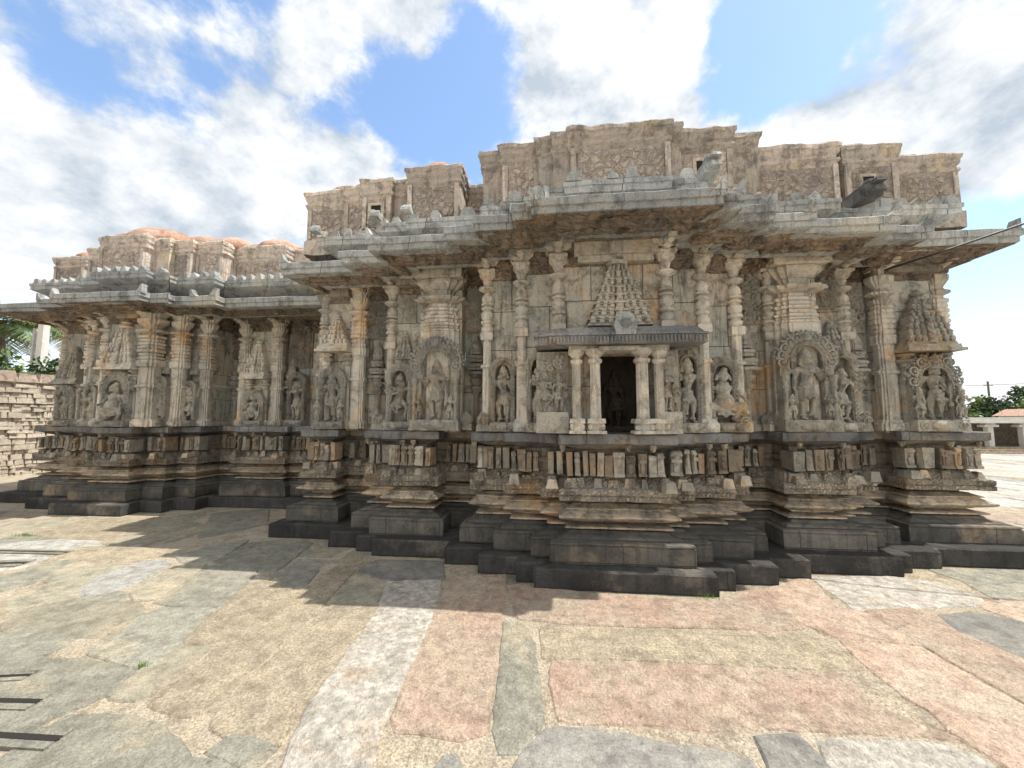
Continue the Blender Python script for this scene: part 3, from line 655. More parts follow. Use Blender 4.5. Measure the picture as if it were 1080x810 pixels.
# ------------------------------------------------------------------ carved figures
def fig_mesh(kind, seed=0, mirror=False):
    """unit-height statue, feet at z=0, facing -y; voxel-remeshed into one continuous surface"""
    rr=random.Random(seed); m=MB(); mx=-1 if mirror else 1
    if kind in('stand','deity','lady'):
        hip=Vector((.03,0,.46)); ch=Vector((-.015,-.01,.66)); nk=Vector((0,-.01,.755)); hd=Vector((.012,-.025,.83))
        kn=[Vector((-.065,-.02,.26)),Vector((.085,-.035,.26))]; ft=[Vector((-.06,0,.03)),Vector((.07,0,.03))]
        if kind=='lady': kn[1]=Vector((.12,-.06,.27)); ft[1]=Vector((.05,-.01,.03))
    elif kind=='dance':
        hip=Vector((.02,0,.42)); ch=Vector((-.03,-.01,.62)); nk=Vector((-.02,-.01,.72)); hd=Vector((-.005,-.03,.80))
        kn=[Vector((-.17,-.05,.30)),Vector((.17,-.06,.34))]; ft=[Vector((-.08,0,.03)),Vector((.04,-.04,.16))]
    elif kind=='squat':
        hip=Vector((0,0,.26)); ch=Vector((0,-.02,.52)); nk=Vector((0,-.02,.65)); hd=Vector((0,-.05,.75))
        kn=[Vector((-.24,-.10,.26)),Vector((.24,-.10,.26))]; ft=[Vector((-.15,-.04,.04)),Vector((.15,-.04,.04))]
    else: # seated
        hip=Vector((0,0,.16)); ch=Vector((0,-.01,.42)); nk=Vector((0,-.01,.54)); hd=Vector((0,-.03,.64))
        kn=[Vector((-.25,-.08,.12)),Vector((.25,-.08,.12))]; ft=[Vector((.08,-.14,.06)),Vector((-.08,-.14,.08))]
    big = kind in('squat','seated')
    hr=.075 if not big else .10
    wd=.085 if not big else .13
    # torso
    m.ell(hip,wd*1.15,.085,.075,12,8); m.cap(hip,hip.lerp(ch,.5),wd*.78,wd*.66); m.cap(hip.lerp(ch,.5),ch,wd*.66,wd*.95)
    m.ell(ch+Vector((0,0,.03)),wd*1.35,.07,.07,12,8)
    if kind=='lady':
        for s in(-1,1): m.ell(ch+Vector((s*.05,-.07,.005)),.038,.035,.036,8,6)
    if big: m.ell(hip.lerp(ch,.35)+Vector((0,-.07,0)),.15,.11,.13,12,8)
    m.cap(ch+Vector((0,0,.05)),nk+Vector((0,0,.03)),.038,.034)
    # head, face, ears, crown
    m.ell(hd,hr*.8,hr*.88,hr,12,8); m.cap(hd+Vector((0,-hr*.85,-hr*.1)),hd+Vector((0,-hr*.95,.0)),.012,.009)
    m.ell(hd+Vector((0,-hr*.8,-hr*.42)),.025,.014,.009,6,4)
    for s in(-1,1):
        m.ell(hd+Vector((s*hr*.35,-hr*.82,hr*.12)),.014,.01,.009,6,4)
        m.ell(hd+Vector((s*hr*.9,.0,-hr*.1)),.022,.03,.04,6,5)
    cr = .0
    if kind in('deity','seated','stand','dance'):
        m.tube([hd+Vector((0,.0,hr*.45)),hd+Vector((0,.0,hr*.75)),hd+Vector((0,0,hr*1.2)),hd+Vector((0,0,hr*1.7)),hd+Vector((0,0,hr*2.2))],.05,10,[hr*.92,hr*.98,hr*.7,hr*.5,.012])
        m.ell(hd+Vector((0,0,hr*2.25)),.022,.022,.02,6,5)
    else:
        m.ell(hd+Vector((.03*mx,.03,hr*.9)),hr*.62,hr*.6,hr*.5,8,6)
    # legs and skirt folds
    for i,s in enumerate((-1,1)):
        h0=hip+Vector((s*wd*.6,0,-.02))
        m.cap(h0,kn[i],wd*.72,wd*.48); m.cap(kn[i],ft[i]+Vector((0,0,.02)),wd*.48,wd*.30)
        m.ell(ft[i]+Vector((s*.012,-.045,-.012)),.032,.06,.02,8,5)
        m.tube([ft[i]+Vector((-.045,0,.035)),ft[i]+Vector((0,-.045,.035)),ft[i]+Vector((.045,0,.035))],.019,5)
        m.tube([kn[i]+Vector((-wd*.5,0,.04)),kn[i]+Vector((0,-wd*.55,.035)),kn[i]+Vector((wd*.5,0,.04))],.018,5)
    for q in range(4):
        z=hip.z+.01-q*.035; w=wd*(1.25-.06*q)
        m.tube([(hip.x-w,0,z),(hip.x-w*.5,-.085,z-.025),(hip.x,-.10,z-.045-q*.01),(hip.x+w*.5,-.085,z-.025),(hip.x+w,0,z)],.016,5)
    if not big:
        m.cap(hip+Vector((0,-.06,-.04)),(hip.x+.01,-.05,.13),.026,.018)
        for s in(-1,1): m.tube([hip+Vector((s*wd*1.1,0,-.03)),(hip.x+s*wd*1.7,-.02,.32),(hip.x+s*wd*1.5,-.01,.16)],.018,5)
    # necklaces, sacred thread
    m.tube([nk+Vector((-.06,0,.0)),nk+Vector((0,-.085,-.04)),nk+Vector((.06,0,.0))],.019,5)
    m.tube([nk+Vector((-.075,.01,-.01)),ch+Vector((0,-.095,-.01)),nk+Vector((.075,.01,-.01))],.015,5)
    m.tube([nk+Vector((-.07,0,.0)),ch+Vector((.02,-.09,-.08)),hip+Vector((.09,-.06,.03))],.013,5)
    # crown rings, ear ornaments, belt tassels, anklets, halo
    for q,rr_ in ((.62,1.0),(1.0,.86),(1.42,.66),(1.85,.42)):
        if kind in('deity','seated','stand','dance'): m.tube([hd+Vector((hr*rr_*math.cos(t),hr*rr_*math.sin(t),hr*q)) for t in [k*PI/6 for k in range(13)]],.016,5)
    for s in(-1,1):
        m.ell(hd+Vector((s*hr*1.05,-.01,-hr*.55)),.026,.02,.03,8,5)
        for q in(.25,.5,.75): m.ell(hip+Vector((s*wd*q*1.2,-.105,-.11-.02*q)),.019,.018,.03,6,4)
    for q in range(7): m.ell(nk+Vector((-.06+.02*q,-.085+abs(q-3)*.012,-.055+abs(q-3)*.010)),.014,.014,.016,5,4)
    # arms
    sh=[ch+Vector((-wd*1.45,0,.05)),ch+Vector((wd*1.45,0,.05))]
    def arm(s,el,ha,obj=None):
        a=sh[0 if s<0 else 1]
        e=a+Vector((s*el[0],el[1],el[2])); h=e+Vector((s*ha[0],ha[1],ha[2]))
        m.cap(a,e,.040,.030); m.cap(e,h,.030,.020); m.ell(h,.028,.022,.034,8,5)
        d=(h-e).normalized()
        for k in range(4): m.cap(h+Vector(((k-1.5)*.012,-.004,.01)),h+Vector(((k-1.5)*.014,-.012,.0))+d*(.045-.006*abs(k-1.5)),.0075,.006)
        m.cap(h,h+Vector((-s*.03,-.01,.015)),.008,.006)
        m.tube([a.lerp(e,.5)+Vector((-.038,0,0)),a.lerp(e,.5)+Vector((0,-.042,.01)),a.lerp(e,.5)+Vector((.038,0,0))],.018,5)
        if obj=='disc': m.ell(h+Vector((0,-.01,.06)),.045,.014,.045,10,5)
        if obj=='mace': m.cap(h+Vector((0,-.02,-.16)),h+Vector((0,-.02,.10)),.022,.014); m.ell(h+Vector((0,-.02,-.2)),.04,.035,.05,8,6)
        if obj=='lotus': m.ell(h+Vector((0,-.01,.05)),.035,.03,.04,8,5)
    v=rr.random()
    if kind=='deity':
        arm(-1,(.06,.02,-.14),(.03,-.06,.10),'lotus'); arm(1,(.06,.0,-.15),(.02,-.04,-.10),'mace')
        arm(-1,(.09,.03,-.04),(.02,.0,.15),'disc'); arm(1,(.09,.03,-.04),(.02,.0,.15),'lotus')
    elif kind=='lady':
        arm(-1,(.05,.0,-.15),(-.06,-.05,.09)); arm(1,(.09,.0,.02),(-.06,-.02,.16))
    elif kind=='dance':
        arm(-1,(.12,.0,-.02),(.0,-.03,.14),'lotus'); arm(1,(.08,0,-.12),(-.14,-.07,.03)); arm(1,(.12,.02,.03),(.02,.0,.14),'disc')
    elif kind=='squat':
        arm(-1,(.10,-.02,-.15),(.02,-.07,-.06)); arm(1,(.10,-.02,-.15),(.0,-.07,-.05),'mace')
    elif kind=='seated':
        arm(-1,(.08,0,-.14),(-.04,-.10,-.03)); arm(1,(.08,0,-.14),(-.02,-.09,.04),'lotus'); arm(-1,(.10,.02,-.02),(.02,0,.13),'disc'); arm(1,(.10,.02,-.02),(.02,0,.13),'mace')
    else:
        arm(-1,(.05,0,-.15),(.0,-.07,.06)); arm(1,(.05,0,-.15),(-.02,-.03,-.11))
    if mirror: m.xform(lambda p:(-p.x,p.y,p.z)); m.f=[tuple(reversed(f)) for f in m.f]
    me=bpy.data.meshes.new('tmp'); me.from_pydata([tuple(q) for q in m.v],[],m.f)
    o=bpy.data.objects.new('tmp',me); COL.objects.link(o)
    md=o.modifiers.new('r','REMESH'); md.mode='VOXEL'; md.voxel_size=.0092; md.use_smooth_shade=True
    dg=bpy.context.evaluated_depsgraph_get(); ev=o.evaluated_get(dg)
    nm=bpy.data.meshes.new_from_object(ev)
    bpy.data.objects.remove(o); bpy.data.meshes.remove(me)
    return nm
FIG={}
for kd in('stand','deity','lady','dance','squat','seated'):
    for mi in(False,True): FIG[(kd,mi)]=fig_mesh(kd,3,mi)
def figure(kd,x,y,z,h,mirror=False,mat='relief',par=None,sx=1.):
    me=FIG[(kd,mirror)].copy(); me.materials.clear(); me.materials.append(M[mat])
    for v in me.vertices:
        c=v.co; q=noise.noise_vector(Vector((c.x*9+x*3,c.y*9,c.z*9)))*.012
        c.x+=q.x; c.y+=q.y
        v.co=(c.x*h*sx+x, c.y*h*1.15+y, c.z*h+z)
    me.shade_smooth()
    o=bpy.data.objects.new('carved_figure',me); COL.objects.link(o); o.parent=par or T
    if o.parent is T: o.location=-T.location
    return o
def canopy(mb,x,y,z,rx,rz,n=9,sc=.05,a0=-8,a1=188):
    """scrolled foliage arch"""
    for q,r in((.70,.016),(.82,.012),(.64,.010)):
        mb.tube([(x+rx*q*math.cos(rad(a)),y-.05,z+rz*q*math.sin(rad(a))) for a in range(a0,a1+1,12)],r,6)
    for i in range(n):
        a=rad(a0+(a1-a0)*i/(n-1)); hand=1 if i<n/2 else -1
        cx=x+rx*math.cos(a); cz=z+rz*math.sin(a)
        mb.spiral(cx,y-.05,cz,sc,.013,1.5,a+PI,hand,14)
        mb.ell((cx,y-.06,cz),.014,.014,.014,6,4)
        a2=a+rad((a1-a0)/(n-1)/2)
        if i<n-1:
            mb.ell((x+rx*1.18*math.cos(a2),y-.03,z+rz*1.18*math.sin(a2)),sc*.36,.03,sc*.4,7,5)
            mb.ell((x+rx*.9*math.cos(a2),y-.06,z+rz*.9*math.sin(a2)),sc*.25,.02,sc*.25,6,4)
    for i in range(2*n):
        a=rad(a0+(a1-a0)*(i+.5)/(2*n))
        mb.ell((x+rx*.70*math.cos(a),y-.075,z+rz*.70*math.sin(a)),.011,.011,.011,5,4)
        mb.ell((x+rx*1.30*math.cos(a),y-.02,z+rz*1.27*math.sin(a)),sc*.22,.025,sc*.3,6,4)
    mb.ell((x,y-.07,z+rz*.98),sc*.8,.045,sc*.8,8,6)
    for s in(-1,1): mb.ell((x+s*sc*.4,y-.115,z+rz*1.02),.014,.012,.014,6,4)
def statue_niche(x,y,kd,w,h,z0=1.39,mirror=False,mat='relief',cols=False,label=None,scr=None,plinth=.10,slab=True,figh=None,n=None):
    """relief panel: backing slab > figure, arch, pedestal"""
    b=MB(); hw=w/2
    pts=[(x-hw,z0+plinth*.5)]+[(x+hw,z0+plinth*.5)]+[(x+hw*math.cos(rad(a)),z0+h-hw*.95+hw*.95*math.sin(rad(a))) for a in range(0,181,20)]
    b.prism(pts,y-.025,y+.05)
    o=b.wob(.004,8).build('relief_panel',mat,T,label=label)
    fh=figh or h*.80
    f=figure(kd,x,y-.085,z0+plinth,fh,mirror,mat,o)
    c=MB(); sc=scr or w*.115
    ri,ro=.60,.94; zc=z0+h-hw*.95; yf=y-.115
    ring=[(-1,z0+plinth)]+[(180-a,None) for a in range(0,181,15)][::1]+[(1,z0+plinth)]
    pi_=[(x-hw*ri,z0+plinth)]+[(x+hw*ri*math.cos(rad(a)),zc+hw*ri*math.sin(rad(a))) for a in range(180,-1,-15)]+[(x+hw*ri,z0+plinth)]
    po_=[(x-hw*ro,z0+plinth)]+[(x+hw*ro*math.cos(rad(a)),zc+hw*ro*math.sin(rad(a))) for a in range(180,-1,-15)]+[(x+hw*ro,z0+plinth)]
    nn=len(pi_); vs=[(a,yf,b) for a,b in pi_]+[(a,yf,b) for a,b in po_]+[(a,y,b) for a,b in pi_]+[(a,y,b) for a,b in po_]; fs=[]
    for i in range(nn-1):
        fs+=[(i,i+1,nn+i+1,nn+i),(i+1,i,2*nn+i,2*nn+i+1),(nn+i,nn+i+1,3*nn+i+1,3*nn+i)]
    c.add(vs,fs)
    canopy(c,x,yf+.035,z0+h-hw*.95,hw*.86,hw*.84,n or 9,sc)
    if cols:
        for s in(-1,1):
            cx=x+s*hw*.84
            c.loft(cx,y-.14,[(.032,z0+plinth),(.026,z0+plinth+.03),(.024,z0+h*.42),(.036,z0+h*.44),(.036,z0+h*.46),(.024,z0+h*.48),(.034,z0+h*.52),(.042,z0+h*.55),(.042,z0+h*.57)],C16)
    else:
        for s in(-1,1):
            zz=z0+plinth+.05
            while zz<z0+h-hw*.95-.02:
                c.spiral(x+s*hw*.79,y-.125,zz,sc*.75,.011,1.3,0,s,10); zz+=sc*1.3
    c.build('arch',mat,o)
    p=MB(); p.box(x-hw,x+hw,y-.19,y+.04,z0,z0+plinth,.006)
    p.ell((x,y-.195,z0+plinth*.5),hw*.5,.03,plinth*.42,12,6)
    for s in(-1,1):
        p.ell((x+s*hw*.72,y-.192,z0+plinth*.5),plinth*.42,.02,plinth*.42,12,4); p.spiral(x+s*hw*.72,y-.21,z0+plinth*.5,plinth*.3,.008,1.2)
    p.wob(.003,9).build('pedestal',mat,o)
    return o
# ------------------------------------------------------------------ placing pillars, shrines and statues
for x,y in [(-.79,4.61),(-.36,4.43),(.06,4.25),(1.2,4.25),(1.63,4.43),(2.05,4.61)]:
    slim_pillar(x+.01,y-.02,kind=1 if abs(x)<.5 else 0)
slim_pillar(-2.17,5.04,w=1.05); slim_pillar(3.48,5.02,w=1.05,kind=1); slim_pillar(2.58,4.92,w=.95)
slim_pillar(-3.30,5.30,kind=1)
slim_pillar(-7.92,6.10,w=1.1); slim_pillar(-8.42,6.30,w=1.1); slim_pillar(-8.84,6.54,w=1.1); slim_pillar(-9.66,6.74,w=1.1,kind=1)
ribbed_pilaster(-2.77,5.30,.24); ribbed_pilaster(3.99,5.12,.24); ribbed_pilaster(4.62,5.14,.22)
ribbed_pilaster(-5.92,6.93,.24); ribbed_pilaster(-5.24,6.93,.24)
ribbed_pilaster(-7.02,6.10,.40); ribbed_pilaster(-6.68,6.32,.30); ribbed_pilaster(-6.36,6.54,.26)
big_pilaster(-1.44,4.93); big_pilaster(2.86,4.93)

statue_niche(-.575,4.57,'stand',.29,.83,figh=.66)
statue_niche(-.15,4.39,'lady',.28,.86,figh=.70)
statue_niche(1.42,4.39,'stand',.27,.86,mirror=True,figh=.70)
statue_niche(1.84,4.57,'squat',.32,.80,figh=.68)
statue_niche(-1.44,4.80,'deity',.62,1.12,cols=True,figh=.74,plinth=.13,n=11,scr=.07)
statue_niche(-1.97,4.97,'dance',.36,.84,mirror=True,figh=.64,scr=.045)
statue_niche(2.84,4.80,'deity',.60,1.10,cols=True,mirror=True,figh=.80,plinth=.13,n=11,scr=.066)
statue_niche(3.31,4.96,'lady',.32,.92,mirror=True,figh=.68)
# three-figure panels
def attend(x,y,w,z0,h,kd='stand'):
    for s in(-1,1): figure(kd,x+s*w,y-.04,z0,h,s>0)
statue_niche(4.36,5.07,'deity',.54,.86,figh=.68,plinth=.13,n=7)
attend(4.36,4.95,.22,1.53,.36); roofed_shrine(4.34,5.08,2.34,3.08,.56,'relief',n=7,curve=1.5)
statue_niche(-3.08,5.27,'stand',.42,.84,figh=.70); attend(-3.08,5.15,.17,1.5,.30)
roofed_shrine(-3.06,5.28,2.50,3.0,.44,n=5)
statue_niche(-5.60,6.90,'squat',.42,.64,figh=.56); roofed_shrine(-5.60,6.92,2.30,3.06,.46,n=6,curve=1.5)
statue_niche(-7.46,6.05,'squat',.56,.92,figh=.74,n=11); roofed_shrine(-7.46,6.07,2.40,3.28,.66,n=7)
statue_niche(-9.35,6.69,'stand',.44,.78,figh=.62); roofed_shrine(-9.32,6.70,2.22,2.95,.52,'relief',n=6,curve=1.6)
statue_niche(-6.85,6.27,'stand',.27,.86,figh=.68); statue_niche(-6.51,6.49,'dance',.27,.80,figh=.62)
statue_niche(-8.2,6.25,'lady',.25,.72,figh=.56,n=7); statue_niche(-8.64,6.47,'stand',.25,.72,figh=.56,n=7)
statue_niche(-4.88,7.10,'lady',.36,1.0,figh=.82)
for x,y in [(-1.0,5.06),(2.30,4.93),(-2.50,5.38),(3.73,5.24),(-6.17,7.06),(-5.07+.02,7.10),(2.33+.02,5.05)][:6]:
    narrow_shrine(x,y-.03)
narrow_shrine(-2.32,5.36,w=.15)
for k,(x,y,w,z0,z1) in enumerate([(-.98,5.07,.34,2.68,3.3),(2.30,4.95,.46,2.68,3.3),(-2.48,5.39,.46,2.68,3.25),(3.71,5.25,.36,2.6,3.25),(-6.17,7.08,.28,2.68,3.3),(-4.9,7.13,.44,2.5,3.3)]):
    foliage(x,y,z0,z1,w,'relief' if k<4 else 'darkwall',k+3)
# pedestal animals / scroll stones beside the statues on the ledge
for k,(x,y) in enumerate([(3.52,4.92),(2.52,4.95),(-2.3,5.0),(-1.08,4.86),(2.02,4.5),(-.8,4.5)]):
    mb=MB(); mb.box(x-.08,x+.08,y-.08,y+.08,1.39,1.47,.01); mb.ell((x,y-.03,1.52),.085,.07,.075,9,6); mb.spiral(x,y-.11,1.50,.055,.012,1.4); mb.spiral(x,y-.09,1.58,.035,.01,1.2)
    mb.wob(.006,12).build('carved_pedestal','relief',T)
for xx,yy in [(-1.44,4.69),(2.84,4.69)]: attend(xx,yy,.20,1.53,.30,'lady')
# extra clutter of the carved bays: half shrines and foliage beside the pilasters
for x,y,w in [(-1.96,5.02,.13),(3.30,5.0,.13),(-7.72,6.27,.10),(-8.2,6.27,.12),(-8.64,6.49,.12),(-6.85,6.29,.1),(-6.5,6.5,.1),(-5.05,7.12,.14)]:
    tower(x,y,2.32,2.72,w*1.7,.09,5,'relief',T,'small_tower_relief',1.2)
for k,(x,y,w,z0,z1) in enumerate([(-1.96,5.03,.26,2.82,3.22),(3.31,5.01,.24,2.85,3.22),(-3.33,5.29,.01,2,2.01),(-8.2,6.27,.24,2.8,3.2),(-8.64,6.49,.22,2.8,3.2)]):
    if w>.05: foliage(x,y,z0,z1,w,'relief',k+60)
# tower relief above the porch
mb=MB(); mb.box(.36,1.02,4.2,4.28,2.4,2.52); mb.wob(.003).build('tower_base','pillar',T)
tower(.70,4.24,2.50,3.36,.66,.18,8,'pillar',T,'tower_relief',.95)
mb=MB(); mb.box(.24,1.12,4.12,4.30,3.29,3.43,.004); mb.box(.28,1.08,4.16,4.30,3.22,3.29,.003); mb.wob(.006,6).build('projecting_beam','pillar',T)
# extra wall steps / frame beams on plain bays
for x0,x1,y in [(-2.05,-1.1,4.86),(2.5,3.2,4.86),(4.0,4.6,5.02),(-3.2,-2.9,5.22),(-7.8,-7.2,6.0)]:
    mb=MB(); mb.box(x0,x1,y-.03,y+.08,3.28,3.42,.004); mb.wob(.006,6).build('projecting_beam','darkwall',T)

# ------------------------------------------------------------------ the little porch in the middle
PO=empty('porch',(.65,4.0,1.39)); PO.parent=T
def pb(name,mb,mat,par=PO,**k):
    o=mb.build(name,mat,None,**k); o.parent=par
    loc=Vector((0,0,0)); q=par
    while q: loc+=q.location; q=q.parent
    for v in o.data.vertices: v.co-=loc
    return o
# porch roof slab
mb=MB()
for x0,x1,y0 in [(-.17,1.44,3.765),(-.04,1.31,3.735)]:
    mb.box(x0,x1,y0,4.3,2.25,2.33,.003); mb.box(x0-.012,x1+.012,y0-.012,4.3,2.33,2.352,.006); mb.box(x0+.01,x1-.01,y0+.01,4.3,2.35,2.42,.06)
for i in range(46):
    u=-.13+i*1.53/45
    mb.box(u,u+.016,(3.753 if (u<-.04 or u>1.29) else 3.723),3.81,2.262,2.318)
mb.wob(.004,6,.002); pb('porch_roof',mb,'ledge')
mb=MB(); mb.prism([(.60,2.33),(.78,2.33),(.80,2.44),(.76,2.52),(.69,2.55),(.62,2.52),(.58,2.44)],3.72,3.82); mb.ell((.69,3.71,2.44),.045,.03,.045,8,5)
for s in(-1,1): mb.ell((.69+s*.03,3.69,2.47),.012,.01,.012,6,4)
mb.wob(.004,9); pb('roof_crest',mb,'eave')
mb=MB(); mb.box(.16,1.12,3.86,4.25,2.20,2.25); mb.box(.44,.84,3.80,3.9,2.195,2.235,.01); mb.wob(.003); pb('lintel',mb,'pillar')
def porch_pillar(x,y,w=1.):
    mb=MB(); mb.loft(x,y,[(.050*w,1.53),(.047*w,1.6),(.045*w,2.09)],STAR)
    o=pb('porch_pillar',mb.wob(.002,9),'pillar',smooth=40)
    mb=MB(); mb.box(x-.085*w,x+.085*w,y-.085*w,y+.085*w,1.39,1.42,.003); mb.box(x-.055*w,x+.055*w,y-.06*w,y+.06*w,1.42,1.50); mb.box(x-.08*w,x+.08*w,y-.08*w,y+.08*w,1.49,1.535,.008)
    for s in(-1,1): mb.ell((x+s*.055*w,y-.06*w,1.455),.024,.024,.035,7,5)
    pb('base',mb.wob(.003,12),'pillar',o)
    mb=MB(); mb.loft(x,y,[(.045*w,2.07),(.062*w,2.085),(.066*w,2.10),(.066*w,2.115),(.046*w,2.13),(.05*w,2.14),(.085*w,2.175),(.09*w,2.185),(.09*w,2.215)],OCT)
    pb('capital',mb.wob(.002,9),'pillar',o)
porch_pillar(.235,3.93,.95); porch_pillar(.415,3.90,1.1); porch_pillar(.865,3.90,1.25); porch_pillar(1.035,3.95,1.0)
# side slabs with crowded carving
for x0,x1,s in [(-.17,.155,1),(1.06,1.24,2)]:
    mb=MB(); mb.box(x0,x1,4.0,4.25,1.39,2.22,.004); mb.box(x0,x1,3.92,4.02,1.39,1.60,.004)
    o=pb('side_slab',mb.wob(.004,7,.002),'relief')
for fx,kd,h,z,mi in [(-.08,'dance',.44,1.60,False),(.06,'stand',.40,1.60,True),(1.12,'lady',.46,1.60,True),(1.19,'stand',.3,1.6,False)]:
    f=figure(kd,fx,3.985,z,h,mi)
foliage(-.01,3.995,2.0,2.18,.26,'relief',31); foliage(1.15,3.995,2.06,2.2,.17,'relief',33)
f=figure('stand',.70,4.62,1.42,.66,False,'niche_shade')
mb=MB(); mb.box(.46,.94,4.52,4.70,1.39,1.45,.01); mb.wob(.003).build('pedestal','niche_shade',T)
mb=MB(); mb.box(.433,.967,4.69,4.717,1.39,2.28); mb.box(.433,.445,4.2,4.69,1.39,2.28); mb.box(.955,.967,4.2,4.69,1.39,2.28); mb.build('niche_shade_panels','niche_shade',T)  # thin panels added inside the niche; their dark colour stands for its shade

# ------------------------------------------------------------------ ground
M['concrete']=stone('pale_concrete',(.68,.65,.60),(.60,.58,.53),(.66,.60,.5),(.35,.32,.28),.2,.3,.3)
def gh(x,y): 
    t=max(0,min(1,(x-9)/20)); return -1.4*t*t*(3-2*t)
def grid_ground():
    xs=[-600,-250,-100,-50,-30]+[-20+i*.5 for i in range(0,121)]+[46,60,90,150,300,600]
    ys=[-600,-200,-60,-20,-8]+[-4+i*.5 for i in range(0,110)]+[60,90,150,300,600]
    vs=[(x,y,gh(x,y)-.012+.003*noise.noise(Vector((x*.8,y*.8,0)))) for x in xs for y in ys]; n=len(ys)
    fs=[(a*n+b,(a+1)*n+b,(a+1)*n+b+1,a*n+b+1) for a in range(len(xs)-1) for b in range(n-1)]
    mb=MB(); mb.add(vs,fs); return mb
g=grid_ground().build('ground','mortar'); tag(g,'sandy mortar bed and earth under the paving slabs of the courtyard',kind='structure')
SL={}
